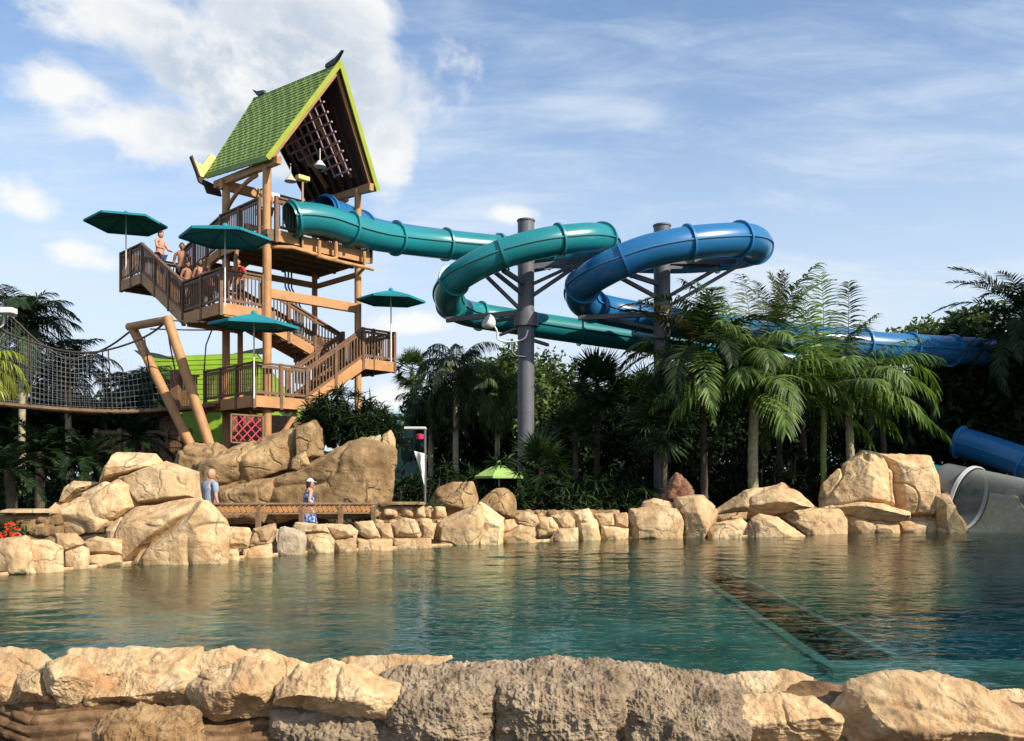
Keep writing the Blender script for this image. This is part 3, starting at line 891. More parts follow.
bm_('beam', T(.1, 0, 7.42), T(UC - .08, 0, 7.42), .16, .3, 'tan')
bm_('beam', T(UC, .1, 5.45), T(UC, VC, 5.45), .14, .26, 'tan')
bm_('beam', T(.1, VC, 8.6), T(UC, VC, 8.6), .12, .2, 'tan')
bm_('beam', T(UC, .1, 8.55), T(UC, VC, 8.55), .12, .16, 'tan')
for v0 in (VC,):
    bm_('roof_beam', T(-.2, v0 - .0, 11.32), T(UC + .2, v0, 11.32), .2, .3, 'tan')
for u0, dz in ((-.02, 0), (UC + .02, 0)):
    bm_('eave_beam', T(u0, -.75, 11.28), T(u0, 3.3, 11.5), .16, .24, 'tan')
# curved braces under the eave at the back bay
for u0 in (0., UC):
    m = MB(); pts = [T(u0, VC - .1 - 1.9 * t, 10.55 + .62 * math.sin(math.pi * min(1, .5 * t + .0)) ** .8) for t in np.linspace(0, 1, 9)]
    m.tube(pts, .07, 6); m.build('arch_brace', M['tan'], tw)


def railing(parent, pts, h=1.0, post=1.1, mat='brown', fascia=.34, ends=(1, 1), fmat='tan'):
    """pts: floor points of the edge; a part with posts and balusters as sub-parts"""
    pts = [np.asarray(p, float) for p in pts]
    m = MB(); bal = MB(); fs = MB()
    up = AZ
    posts = []
    for i in range(len(pts) - 1):
        a, b = pts[i], pts[i + 1]
        L = np.linalg.norm(b - a)
        m.beam(a + up * h, b + up * h, .12, .05)
        m.beam(a + up * (h - .1), b + up * (h - .1), .04, .09)
        m.beam(a + up * .12, b + up * .12, .04, .08)
        n = max(1, round(L / post))
        for k in range(n + 1):
            if (k == 0 and i > 0): continue
            posts.append(a + (b - a) * k / n)
        hz = np.linalg.norm((b - a)[:2])
        nb = int(hz / .115)
        for k in range(1, nb):
            p = a + (b - a) * k / nb
            bal.beam(p + up * .14, p + up * (h - .12), .032, .032, up=AU)
        if fascia:
            off = np.cross((b - a) / L, up); off[2] = 0; off /= np.linalg.norm(off)
            fs.beam(a - up * fascia * .45, b - up * fascia * .45, .06, fascia)
    r = m.build('railing', M[mat], parent)
    bal.build('balusters', M[mat], r)
    if fascia: fs.build('fascia', M[fmat], r)
    for p in posts:
        pm = MB(); pm.box(p + up * (h * .5 - .16), (.05, .05, h * .5 + .2), (AU, AV, AZ))
        pm.build('post', M[mat], r)
    return r


def deck(u0, u1, v0, v1, z, th=.12, name='deck'):
    m = MB()
    m.box(T((u0 + u1) / 2, (v0 + v1) / 2, z - th / 2), ((u1 - u0) / 2 - .035, (v1 - v0) / 2 - .035, th / 2), (AU, AV, AZ))
    n = max(2, int((v1 - v0) / .6))
    for k in range(n + 1):                # joists underneath
        v = v0 + .08 + (v1 - v0 - .16) * k / n
        m.box(T((u0 + u1) / 2, v, z - th - .085), ((u1 - u0) / 2 - .06, .04, .08), (AU, AV, AZ))
    return m.build(name, M['plank'], tw)


def stair(p, q, side, width, name='stairs'):
    """flight from p (top inner corner) to q (bottom), width along side"""
    p, q = np.asarray(p, float), np.asarray(q, float)
    m = MB(); rise = abs(p[2] - q[2]); n = max(3, round(rise / .17))
    for k in range(n):
        t = (k + .5) / n
        c = p + (q - p) * t + side * width / 2
        d = (q - p) * np.array([1, 1, 0]); L = np.linalg.norm(d); d = d / L
        m.box(c, (L / n / 2 + .02, width / 2 - .04, .025), (d, side, AZ))
        m.box(c - d * (L / n / 2) - AZ * .08, (.012, width / 2 - .04, .08), (d, side, AZ))
    o = m.build(name, M['plank'], tw)
    for s_ in (0, 1):
        mm = MB(); off = side * (width * s_ + (.03 if s_ == 0 else -.03)); mm.beam(p + off - AZ * .12, q + off - AZ * .12, .07, .32)
        mm.build('stringer', M['tan'], o)
    return o


# lower deck, flight to the right landing
LU0, LV0, LZ = -.6, -.3, 4.22
deck(LU0, 1.2, LV0, 2.85, LZ)
deck(3.33, 4.62, LV0, 2.2, 5.72)
stair(T(3.33, LV0, 5.72), T(1.2, LV0, LZ), AV, 1.15)
railing(tw, [T(LU0, 2.85, LZ), T(LU0, LV0, LZ), T(1.2, LV0, LZ), T(3.33, LV0, 5.72), T(4.62, LV0, 5.72), T(4.62, 2.2, 5.72)])
railing(tw, [T(1.2, .85, LZ), T(3.33, .85, 5.72)], fascia=0)
railing(tw, [T(3.33, 2.2, 5.72), T(4.62, 2.2, 5.72)])
bm_('floor_beam', T(-.4, .1, 3.95), T(1.1, .1, 3.95), .12, .24, 'tan')
# return flight up to the middle deck
MZ = 6.9
stair(T(.35, 1.05, MZ), T(3.33, 1.05, 5.72), AV, 1.15)
railing(tw, [T(.35, 1.02, MZ), T(3.33, 1.02, 5.72)], fascia=.3)
railing(tw, [T(.35, 2.22, MZ), T(3.33, 2.22, 5.72)], fascia=0)
deck(-1.5, .35, -.02, 2.55, MZ)
railing(tw, [T(-1.5, 2.45, MZ), T(-1.5, 0, MZ), T(-.14, 0, MZ)])
railing(tw, [T(-.1, 2.55, MZ), T(.35, 2.55, MZ)], fascia=.25)
bm_('floor_beam', T(-1.4, .05, 6.62), T(0, .05, 6.62), .1, .2, 'tan')
bm_('floor_beam', T(-1.4, 2.4, 6.62), T(.3, 2.4, 6.62), .1, .2, 'tan')
# flight along the left side to the high landing
TZ = 8.72
stair(T(-1.5, 5.6, TZ), T(-1.5, 2.45, MZ), AU, 1.15)
railing(tw, [T(-1.5, 2.45, MZ), T(-1.5, 5.6, TZ), T(-1.5, 7.4, TZ), T(1.1, 7.4, TZ)])
deck(-1.5, 1.1, 5.6, 7.4, TZ)
bm_('floor_beam', T(-1.4, 5.75, 8.46), T(1, 5.75, 8.46), .1, .22, 'tan')
# last flight to the upper deck
UZ = 9.3
stair(T(-.1, 2.75, UZ), T(-.1, 5.6, TZ), AU, 1.1)
railing(tw, [T(-.12, 2.75, UZ), T(-.12, 5.6, TZ)], fascia=.28)
deck(-.18, UC + .3, -.3, 2.9, UZ, .16)
railing(tw, [T(-.18, 2.6, UZ), T(-.18, .14, UZ)])
railing(tw, [T(.14, -.3, UZ), T(.95, -.3, UZ)])
railing(tw, [T(.95, -.3, UZ - .02), T(UC + .3, -.3, UZ - .02)], h=.45, fascia=.4)
railing(tw, [T(UC + .3, -.3, UZ), T(UC + .3, 2.9, UZ)])
railing(tw, [T(.9, 2.9, UZ), T(UC + .3, 2.9, UZ)])
m = MB(); m.tube(catmull([T(-.75, .5, 7.6), T(-.75, .5, 8.55), T(-.55, .35, 8.78), T(.5, -.3, 8.85), T(.8, -.42, 8.84), T(2., -.55, 8.72), T(2.1, -.56, 8.9), T(2.1, -.56, 9.3)], .1), .065, 8)
m.build('pipe', M['tan'], tw, smooth=True)
m = MB(); m.tube(catmull([T(1.5, -.55, 9.2), T(1.5, -.55, 8.75), T(1.6, -.55, 8.7), T(3.6, -.5, 8.68)], .1), .06, 8)
m.build('pipe', M['tan'], tw, smooth=True)
m = MB(); m.tube([T(UC - .1, -.5, 9.2), T(UC - .1, -.5, 8.65), T(UC, -.1, 8.6)], .055, 8); m.build('pipe', M['tan'], tw, smooth=True)
for k in (0, 1, 2):                      # thin conduits down the middle
    m = MB(); m.tube([T(1.75 + .12 * k, 1.9, 8.9), T(1.75 + .12 * k, 1.9, 8.2), T(2.15 + .12 * k, 1.9, 7.5), T(2.15 + .12 * k, 1.9, 5.)], .03, 6)
    m.build('conduit', M['steel'], tw, smooth=True)
for a, b in ((T(0, .2, 3.3), T(0, 1.2, 4.05)), (T(UC, .2, 3.6), T(UC, 1.3, 4.5)), (T(.15, 0, 2.6), T(1.0, 0, 3.8))):
    bm_('brace', a, b, .1, .14, 'tan')
# gabled roof, its gables leaning outwards
rf = empty('roof', T(0, 0, 11.3) - np.array(tw.location))
rf.parent = tw
UL, UR, VG, VA = -.17 - .06, 3.65 + .06, -.5, -1.3
VB, VR = 3.5, 3.85
UM = (UL + UR) / 2
ZE0, ZE1, ZA0, ZA1 = 11.42, 11.85, 14.58, 15.12


def rpt(side, s, t):                      # s 0 front..1 back, t 0 eave..1 ridge
    ue = UL if side == 0 else UR
    fr = T(ue, VG, ZE0) * (1 - t) + T(UM, VA, ZA0) * t
    bk = T(ue, VB, ZE1) * (1 - t) + T(UM, VR, ZA1) * t
    sag = 0.
    return fr * (1 - s) + bk * s + AZ * sag * .5


for side in (0, 1):
    nrm = np.cross(rpt(side, 1, 0) - rpt(side, 0, 0), rpt(side, 0, 1) - rpt(side, 0, 0))
    nrm /= np.linalg.norm(nrm)
    if nrm[2] < 0: nrm = -nrm
    m = MB(); rows, cols = 24, 30
    for i in range(rows):
        t0, t1 = i / rows, min(1, (i + 1.12) / rows)
        for j in range(cols):
            o = .5 * (i % 2)
            s0, s1 = max(0, (j - o) / cols), min(1, (j + 1 - o) / cols)
            if i % 2 and j == cols - 1: s1 = 1
            g_ = .0022
            a, b, c, d = rpt(side, s0 + g_, t0), rpt(side, s1 - g_, t0), rpt(side, s1 - g_, t1), rpt(side, s0 + g_, t1)
            lift = nrm * (.024 + .003 * ((i * 7 + j * 13) % 5))
            m.prism([a + lift, b + lift, c + nrm * .012, d + nrm * .012], -nrm * .012)
    m.build('shingles', M['shingle'], rf)
    m = MB()
    m.prism([rpt(side, 0, 0), rpt(side, 1, 0), rpt(side, 1, 1), rpt(side, 0, 1)], -nrm * .07)
    bo = m.build('roof_boards', M['darkwood'], rf)
    m = MB()
    for k in range(9):                    # rafters
        s_ = .03 + .94 * k / 8
        m.beam(rpt(side, s_, .02) - nrm * .14, rpt(side, s_, .97) - nrm * .14, .06, .13, up=nrm)
    m.build('rafters', M['darkwood'], bo)
    m = MB(); m.beam(rpt(side, 0, -.012) - nrm * .02, rpt(side, 1, -.012) - nrm * .02, .06, .17, up=AZ)
    m.build('eave_trim', M['shingle'], rf)
    m = MB(); m.beam(rpt(side, -.012, -.03) + nrm * .0, rpt(side, -.012, 1.01) + nrm * .0, .05, .15, up=nrm)
    m.build('bargeboard', M['lime'], rf)
    m = MB(); m.beam(rpt(side, .02, .0) - nrm * .13, rpt(side, .02, .96) - nrm * .13, .07, .1, up=nrm)
    m.build('verge_rafter', M['tan'], rf)
    m = MB(); m.beam(rpt(side, 1.008, -.02) - nrm * .03, rpt(side, 1.008, 1.0) - nrm * .03, .04, .12, up=nrm)
    m.build('bargeboard', M['shingle'], rf)
# ridge horns
ra, rb = rpt(0, 0, 1), rpt(0, 1, 1)
dr = (rb - ra) / np.linalg.norm(rb - ra)
for p0, d_, s_ in ((ra, -dr, .68), (rb, dr, .6)):
    pf = [p0 - d_ * 1.1 * s_ + AZ * .02, p0 - d_ * .3 * s_ + AZ * .02, p0 + d_ * .28 * s_ + AZ * (.52 * s_), p0 - d_ * .25 * s_ + AZ * (.3 * s_), p0 - d_ * 1.05 * s_ + AZ * .12]
    m = MB(); m.prism([x - AU * .05 for x in pf], AU * .1); m.build('ridge_finial', M['finial'], rf)
# cream horn at the back eave corner
for u_, sg in ((UL, -1), (UR, 1)):
    c = T(u_, VB + .1, ZE1)
    pf = [(0, -.1), (sg * .2, -.06), (sg * .42, .48), (sg * .28, .34), (sg * .08, .34), (-sg * .2, .78), (-sg * .4, .66), (-sg * .16, .25)]
    m = MB(); m.prism([c + AU * a + AZ * b for a, b in pf], AV * .12); h_ = m.build('eave_horn', M['cream'], rf)
    pf = [(sg * .2, -.1), (sg * .46, .5), (sg * .42, .55), (sg * .14, -.08)]
    m = MB(); m.prism([c + AU * (a + sg * .03) + AZ * b - AV * .02 for a, b in pf], AV * .16); m.build('horn_edge', M['darkwood'], h_)
    pf = [(0, -.22), (sg * .2, -.15), (sg * .28, .08), (sg * .22, .09), (sg * .07, -.04), (-sg * .5, -.15), (-sg * .6, -.45), (-sg * .1, -.45)]
    m = MB(); m.prism([c + AU * a + AZ * (b - .1) + AV * .02 for a, b in pf], AV * .1); m.build('eave_bracket', M['darkwood'], rf)
# trellis hung in the gable
ta, tb = T(1.35, -1.0, 13.35), T(2.7, -.45, 11.75)
back = AV * 2.1
m = MB()
for k in range(8):
    p = ta + (tb - ta) * k / 7
    m.beam(p - AV * .05, p + AV * (3.3 - 2.4 * (k / 7) ** 1.6), .05, .05)
for k in range(9):
    o = AV * (.15 + .37 * k)
    e_ = min(1.03, ((3.3 - .15 - .37 * k) / 2.4) ** (1 / 1.6))
    m.beam(ta + o - (tb - ta) * .05 + AZ * .045, ta + o + (tb - ta) * (e_ + .04) + AZ * .045, .04, .04)
m.build('trellis', M['mauve'], rf)
for v_ in (.4, 1.9):
    for a, b in ((T(UL + .3, v_, 11.9), T(UM, v_, 13.6)), (T(UR - .3, v_, 11.9), T(UM, v_, 13.6)), (T(UM, v_, 12.), T(UM, v_, 14.2))):
        bm_('truss_member', a, b, .08, .16, 'tan', rf)
for u_, v_, z_ in ((1.75, -.2, 11.75), (1.35, .9, 11.45)):
    m = MB(); m.tube([T(u_, v_, z_ + .5), T(u_, v_, z_ + .12), T(u_, v_, z_ + .1), T(u_, v_, z_ - .08)], [.015, .02, .07, .2], 14); l_ = m.build('lamp', M['pale'], rf, smooth=True)
# pole with a lamp box at the entrance of the slide
m = MB(); m.tube([T(.98, -.42, 8.9), T(.98, -.42, 11.)], .035, 8); pl_ = m.build('lamp_pole', M['tan'], tw, smooth=True)
m = MB(); m.box(T(.98, -.42, 11.05), (.2, .12, .07), (AU, AV, AZ)); m.build('lamp_box', M['cream'], pl_, bevel=.02)
m = MB(); m.box(T(.5, .4, 10.55), (.17, .02, .13), (AU, AV, AZ)); m.build('notice_board', M['white'], tw, bevel=.01)

# pink diamond rope net in a wooden frame below the lower deck
c = W(247, 429, 25.6)
nt_ = empty('rope_screen', c - AZ * .42, 'pink diamond rope net in a small wooden frame under the lower deck', 'net')
m = MB()
for a, b in (((-.5, -.4), (.5, -.4)), ((-.5, .4), (.5, .4)), ((-.5, -.4), (-.5, .4)), ((.5, -.4), (.5, .4))):
    m.beam(c + AU * a[0] + AZ * a[1], c + AU * b[0] + AZ * b[1], .045, .045, up=AV)
m.build('frame', M['plank'], nt_)
m = MB()
for k in range(-3, 5):
    for sg in (1, -1):
        pts = []
        for x in np.linspace(-.45, .45, 40):
            z = sg * x * 1.0 + k * .27 - .13
            if abs(z) < .36: pts.append(c + AU * x + AZ * z)
        if len(pts) > 1: m.tube([pts[0], pts[-1]], .018, 5)
m.build('cord_net', M['pink'], nt_)

# ------------------------------------------------------------------ parasols
def parasol(label, apex, r, drop, pole_z, mat, tilt=(0, 0), n=8, rot=.2, pole='white'):
    apex = np.asarray(apex, float)
    root = empty('parasol', (apex[0], apex[1], pole_z), label, 'parasol', None)
    ring = []
    m = MB()
    cen = apex
    segs = 5
    rows = []
    for k in range(n * 4):
        a = rot + 2 * math.pi * k / (n * 4)
        ph = (k % 4) / 4
        sc = 1 - .06 * math.sin(math.pi * ph)            # edge runs straight between the ribs
        rr = r * math.cos(math.pi / n) / math.cos(math.pi / n * (2 * ph - 1)) if True else r
        row = []
        for s_ in range(1, segs + 1):
            t = s_ / segs
            z = -drop * (t ** 1.15) - .03 * r * math.sin(math.pi * ph) * t * (1 - t) * 4
            x, y = rr * t * math.cos(a), rr * t * math.sin(a)
            row.append(apex + np.array([x, y, z + tilt[0] * x + tilt[1] * y]))
        row.append(row[-1] - AZ * .07)
        rows.append(row)
    vs = [apex] + [p for row in rows for p in row]
    L = segs + 1; K = n * 4
    fs = []
    for k in range(K):
        k2 = (k + 1) % K
        fs.append((0, 1 + k * L, 1 + k2 * L))
        for s_ in range(L - 1):
            fs.append((1 + k * L + s_, 1 + k * L + s_ + 1, 1 + k2 * L + s_ + 1, 1 + k2 * L + s_))
    m.add(vs, fs)
    o = m.build('canopy', M[mat], root)
    sm = o.modifiers.new('thick', 'SOLIDIFY'); sm.thickness = .012
    m = MB()
    for k in range(n):
        a = rot + 2 * math.pi * k / n
        x, y = r * math.cos(a), r * math.sin(a)
        m.tube([apex - AZ * .06, apex + np.array([x, y, -drop + tilt[0] * x + tilt[1] * y - .03])], .012, 5)
    m.build('ribs', M['steel'], root)
    m = MB(); m.tube([np.array([apex[0], apex[1], pole_z]), apex + AZ * .02], .022, 8); m.build('pole', M[pole], root, smooth=True)
    m = MB(); m.tube([apex - AZ * .02, apex + AZ * .06, apex + AZ * .09], [.09, .07, .02], 10); m.build('top_cap', M[mat], root, smooth=True)
    return root


parasol('teal parasol at the highest stair landing, leftmost of the four', W(126, 213.5, 30.3), 1.33, .32, TZ, 'umb', (.02, -.03), 6, .35)
parasol('teal parasol over the corner of the middle deck, seen against the tower', W(225, 226, 25.5), 1.3, .32, MZ - .2, 'umb', (.0, .01), 6, .1)
parasol('bright topped teal parasol over the lower deck corner', W(254, 313.5, 25.2), 1.26, .32, LZ - .2, 'umb', (-.02, .04), 6, .25)
parasol('teal parasol over the right hand stair landing, in front of open sky', W(391, 290.5, 29), 1.13, .3, 5.6, 'umb', (-.01, .02), 6, .15)
parasol('small lime green parasol among the dark plants beside the grey pillar', W(499, 463.5, 27.9), .8, .4, .06, 'limeumb', (0, 0), 6, .3)

# ------------------------------------------------------------------ water slides
def slide(name, label, ctrl, rad, mat, rim, every, cat='water slide', flange=True):
    P = catmull(ctrl, .14)
    root = empty(name, (P[len(P) // 2][0], P[len(P) // 2][1], .06), label, cat)
    tg = np.gradient(P, axis=0); tg /= np.linalg.norm(tg, axis=1)[:, None]
    n = 28
    side = np.cross(tg, AZ); side /= np.linalg.norm(side, axis=1)[:, None]
    up = np.cross(side, tg)
    a = np.linspace(0, 2 * np.pi, n, endpoint=False)
    V = (P[:, None] + rad * (side[:, None] * np.cos(a)[None, :, None] + up[:, None] * np.sin(a)[None, :, None])).reshape(-1, 3)
    i = np.arange(len(P) - 1)[:, None] * n; k = np.arange(n)[None]; k2 = (k + 1) % n
    Fc = np.stack([i + k, i + k2, i + n + k2, i + n + k], 2).reshape(-1, 4)
    link('tube', npmesh('tube', V - rootloc(root), Fc, True), M[mat], root)
    for sg in (1, -1):                   # joint ridge where the upper and lower halves are bolted
        m = MB(); e = P + side * sg * (rad + .012)
        b = len(m.v)
        for j in range(len(P)):
            m.v += [e[j] - side[j] * sg * .03 + up[j] * .022, e[j] + side[j] * sg * .035 + up[j] * .022, e[j] + side[j] * sg * .035 - up[j] * .022, e[j] - side[j] * sg * .03 - up[j] * .022]
        for j in range(len(P) - 1):
            for x in range(4):
                m.f.append((j * 4 + x, j * 4 + (x + 1) % 4, j * 4 + 4 + (x + 1) % 4, j * 4 + 4 + x))
        m.build('seam', M[rim], root)
    if flange:
        d = np.concatenate([[0], np.cumsum(np.linalg.norm(np.diff(P, axis=0), axis=1))])
        s_ = .05
        while s_ < d[-1]:
            j = min(len(P) - 1, int(np.searchsorted(d, s_)))
            m = MB(); ro, ri, w = rad + .085, rad - .01, .035
            for q_, t_ in ((ri, -w), (ro, -w), (ro, w), (ri, w)):
                for x in range(n):
                    m.v.append(P[j] + q_ * (side[j] * math.cos(a[x]) + up[j] * math.sin(a[x])) + tg[j] * t_)
            for q_ in range(4):
                for x in range(n):
                    m.f.append((q_ * n + x, q_ * n + (x + 1) % n, ((q_ + 1) % 4) * n + (x + 1) % n, ((q_ + 1) % 4) * n + x))
            m.build('flange', M[rim], root, smooth=True)
            s_ += every
    return root, P


teal = [W(290, 219, 27.0), W(303, 218, 27.25), W(326, 221, 27.8), W(350, 229, 28.5), W(374, 235.5, 29.2), W(400, 239.5, 30.1), W(440, 244, 31.2), W(485, 248, 32.), W(530, 251, 32.7), W(565, 252.5, 33.1),
        W(591, 251, 32.9), W(604, 246, 32.), W(605, 240, 30.9), W(594, 237.5, 30.), W(575, 238.5, 29.5), W(545, 242.5, 29.1), W(508, 252, 29), W(478, 265, 29.2), W(456, 279, 29.8), W(448, 291, 30.7), W(450, 303, 31.7), W(461, 311, 32.8), W(480, 316, 33.6), W(520, 322.5, 34.3),
        W(570, 330, 34.8), W(620, 337, 35.2), W(680, 345, 35.6), W(740, 353, 36), W(800, 365, 36.5), W(870, 385, 37.5)]
blue = [W(322, 213, 28.6), W(345, 221, 29.6), W(372, 233, 31.6), W(410, 240, 32.9), W(470, 247, 34.2), W(540, 253, 34.9), W(620, 258, 34.9), W(680, 259, 34.1), W(730, 255, 33.2), W(752, 250, 32.2), W(756, 243.5, 31.1), W(744, 239.5, 30.2), W(715, 240.5, 29.5), W(680, 244.5, 29.1), W(643, 253, 29), W(612, 266, 29.2), W(590, 279, 29.9), W(581, 290, 30.8), W(583, 301, 31.8), W(595, 307, 32.7), W(620, 313, 33.4),
        W(670, 322, 33.6), W(730, 331, 33.2), W(800, 339, 32.6), W(870, 346, 33.2), W(930, 349.5, 34.2), W(1000, 353, 35.4), W(1080, 358, 37), W(1160, 364, 39), W(1240, 375, 41.)]
slide('water_slide', 'teal enclosed water slide curling in a loop round the left grey pillar', teal, .485, 'teal', 'tealrim', 2.05)
slide('water_slide', 'blue enclosed water slide curling round the right pillar and running off to the right', blue, .55, 'blue', 'bluerim', 2.15)
slide('water_slide', 'fat blue slide tube low in the shade at the right edge', [W(956, 441, 33.6), W(972, 445, 33.2), W(994, 452, 32.6), W(1022, 462, 31.9), W(1060, 478, 31.), W(1120, 500, 30.6)], .55, 'blue', 'bluerim', 2.4)


# clear tube entering the pool
tc0, td = W(969, 499, 29.8), np.array([.55, -.8, -.22]); td /= np.linalg.norm(td)
ct = empty('clear_slide_tube', tc0 - AZ * 1., 'big clear acrylic slide tube dipping into the pool at the right edge', 'slide tube')
sd_ = np.cross(td, AZ); sd_ /= np.linalg.norm(sd_); ud_ = np.cross(sd_, td)


def ring_mesh(c0, c1, r0, r1, n=40, seg=12):
    V, Fc = [], []
    for i in range(seg + 1):
        t = i / seg
        for k in range(n):
            a = 2 * math.pi * k / n
            V.append(c0 + (c1 - c0) * t + (r0 + (r1 - r0) * t) * (sd_ * math.cos(a) + ud_ * math.sin(a)))
    for i in range(seg):
        for k in range(n):
            Fc.append((i * n + k, i * n + (k + 1) % n, (i + 1) * n + (k + 1) % n, (i + 1) * n + k))
    return np.array(V) - rootloc(ct), np.array(Fc)


RT = 1.05
V, Fc = ring_mesh(tc0, tc0 + td * 9, RT, RT)
link('clear_tube', npmesh('clear_tube', V, Fc, True), M['clear'], ct)
V, Fc = ring_mesh(tc0 - td * .95, tc0 - td * .06, RT * .98, RT * .98)
link('grey_collar', npmesh('grey_collar', V, Fc, True), M['collar'], ct)


def torus(c, r, w, h, name, mat, a0=0, a1=2 * math.pi):
    m = MB(); n = 48
    for k in range(n + 1):
        a = a0 + (a1 - a0) * k / n
        d = sd_ * math.cos(a) + ud_ * math.sin(a)
        for rr_, ww in ((r, -w), (r + h, -w), (r + h, w), (r, w)):
            m.v.append(c + d * rr_ + td * ww)
    for k in range(n):
        for x in range(4):
            m.f.append((k * 4 + x, k * 4 + (x + 1) % 4, k * 4 + 4 + (x + 1) % 4, k * 4 + 4 + x))
    return m.build(name, M[mat], ct, smooth=True)


slide('water_slide', 'short teal slide end showing above the boulder beside the clear tube', [tc0 - td * 2.9, tc0 - td * 2.2, tc0 - td * 1.6, tc0 - td * .9], .9, 'teal', 'tealrim', 50, flange=False)
torus(tc0, RT - .01, .06, .09, 'joint_ring', 'pale')
torus(tc0 + td * .09, RT - .01, .02, .05, 'gasket', 'black')
torus(tc0 + td * 3.6, RT - .01, .05, .05, 'joint_ring', 'clear')
torus(tc0 + td * 7, RT - .01, .05, .05, 'joint_ring', 'clear')

# ------------------------------------------------------------------ grey support pillars
def pillar(label, px, ytop, Y, r, arms, collar_y=None):
    c = W(px, ytop, Y)
    root = empty('support_pillar', (c[0], c[1], .06), label, 'pillar')
    m = MB(); m.tube([(c[0], c[1], .0), c], r, 24); m.build('shaft', M['steel'], root, smooth=True)
    m = MB(); m.tube([c - AZ * .02, c + AZ * .03], r + .03, 24); m.build('cap_plate', M['steel'], root, smooth=True)
    for dz in np.arange(1.5, c[2], 2.6):
        m = MB(); m.tube([(c[0], c[1], dz), (c[0], c[1], dz + .03)], r + .008, 24); m.build('weld_band', M['steel'], root, smooth=True)
    if collar_y:
        k = W(px, collar_y, Y)
        m = MB(); m.tube([k - AZ * .25, k - AZ * .24, k + AZ * .24, k + AZ * .25], [r + .05, r + .13, r + .13, r + .05], 24); m.build('collar', M['steel'], root, smooth=True)
    for y0, (ex, ey, eY), w in arms:
        p = W(px, y0, Y); e = W(ex, ey, eY)
        d = e - p; d /= np.linalg.norm(d)
        m = MB(); m.beam(p + d * (r * .7), e, w, w * 1.2)
        a_ = m.build('brace_arm', M['steel'], root, bevel=.01)
    return root, c


pr1, pc1 = pillar('grey steel pillar standing inside the teal slide loop', 526, 221, 31., .29,
       [(285, (503, 270, 29.3), .13), (297, (486, 265, 29.6), .11), (315, (480, 270, 30.), .1), (268, (600, 258, 31.2), .16), (272, (575, 262, 32.), .12), (287, (572, 266, 30.5), .09), (300, (588, 258, 30.9), .11), (312, (446, 320, 31.3), .15), (316, (470, 325, 33.2), .1), (338, (548, 345, 33.6), .1), (325, (500, 335, 33), .08)], 320)
pr2, pc2 = pillar('grey steel pillar standing inside the blue slide loop', 662, 226, 31., .29,
       [(285, (622, 272, 29.3), .13), (300, (606, 270, 29.6), .11), (262, (735, 262, 31.4), .15), (268, (720, 266, 31.5), .11), (300, (718, 268, 30.4), .1), (310, (745, 262, 31.), .1), (314, (578, 318, 31.4), .14), (330, (605, 318, 32), .1), (345, (640, 336, 34.), .1)], None)
# lamp on a bent bracket of the left pillar
fl = empty('floodlight', W(492, 323, 30.4), 'round pale floodlight on a white bent bracket of the left pillar', 'floodlight')
c = W(490, 323, 30.4)
m = MB(); d_ = np.array([-.75, -.4, .45]); d_ /= np.linalg.norm(d_)
m.tube([c - d_ * .2, c - d_ * .12, c, c + d_ * .14, c + d_ * .18, c + d_ * .19], [.06, .16, .24, .26, .24, .02], 20); m.build('lamp_head', M['white'], fl, smooth=True)
m = MB(); m.tube(catmull([c - d_ * .18, W(497, 331, 30.5), W(498, 339, 30.6), W(507, 342, 30.6), W(517, 341, 30.6), W(525, 338, 30.62), W(528, 330, 30.6)], .06), .03, 8); m.build('bracket', M['white'], fl, smooth=True)
m = MB(); m.tube([W(512, 341, 30.6), W(512, 352, 30.6), W(516, 356, 30.6), W(526, 357, 30.66)], .03, 8); m.build('conduit', M['steel'], fl, smooth=True)
# floodlight at the far left edge
fl = empty('floodlight', (W(-6, 330, 26)[0], 26, .06), 'white boxy floodlight on a pole at the left edge', 'floodlight')
m = MB(); m.tube([(W(-6, 330, 26)[0], 26, .0), W(-6, 310, 26)], .06, 10); m.build('pole', M['steel'], fl, smooth=True)
m = MB(); m.box(W(7, 311, 25.9), (.23, .16, .085)); m.build('lamp_head', M['white'], fl, bevel=.02)
m = MB(); m.tube(catmull([W(-5, 328, 26), W(1, 327, 26), W(4, 323, 26), W(4, 316, 26)], .04), .02, 6); m.build('bracket', M['white'], fl, smooth=True)

# ------------------------------------------------------------------ rope bridge
br = empty('rope_bridge', T(LU0, 2.6, 4.1), 'plank and rope suspension bridge leaving the lower deck to the left', 'bridge')
bpts = [T(LU0 - .05, 2.4, 4.12), W(170, 409, 27.6), W(120, 411.5, 27.2), W(60, 408.5, 27), W(0, 403, 27), W(-60, 398, 27), W(-110, 396, 27)]
bp_ = catmull(bpts, .2)
m = MB(); e1 = MB()
tgb = np.gradient(bp_, axis=0); tgb /= np.linalg.norm(tgb, axis=1)[:, None]
sdb = np.cross(tgb, AZ); sdb /= np.linalg.norm(sdb, axis=1)[:, None]
for i in range(len(bp_)):
    m.box(bp_[i], (.085, .55, .025), (tgb[i], sdb[i], np.cross(sdb[i], tgb[i])))
m.build('planks', M['plank'], br)
for sg in (1, -1):
    m = MB(); m.tube(bp_ + sdb * sg * .56 - AZ * .06, .05, 6); m.build('side_cable', M['plank'], br)
near_r = catmull([W(167, 321, 25.9), W(150, 334, 26.1), W(125, 345, 26.3), W(95, 352, 26.4), W(65, 351, 26.4), W(35, 343, 26.4), W(0, 330, 26.4), W(-70, 300, 26.4)], .2)
far_r = catmull([W(132, 330, 27.3), W(110, 346, 27.5), W(85, 356.5, 27.6), W(66, 357.5, 27.6), W(40, 343, 27.6), W(15, 320, 27.6), W(0, 307, 27.6), W(-30, 283, 27.6)], .2)
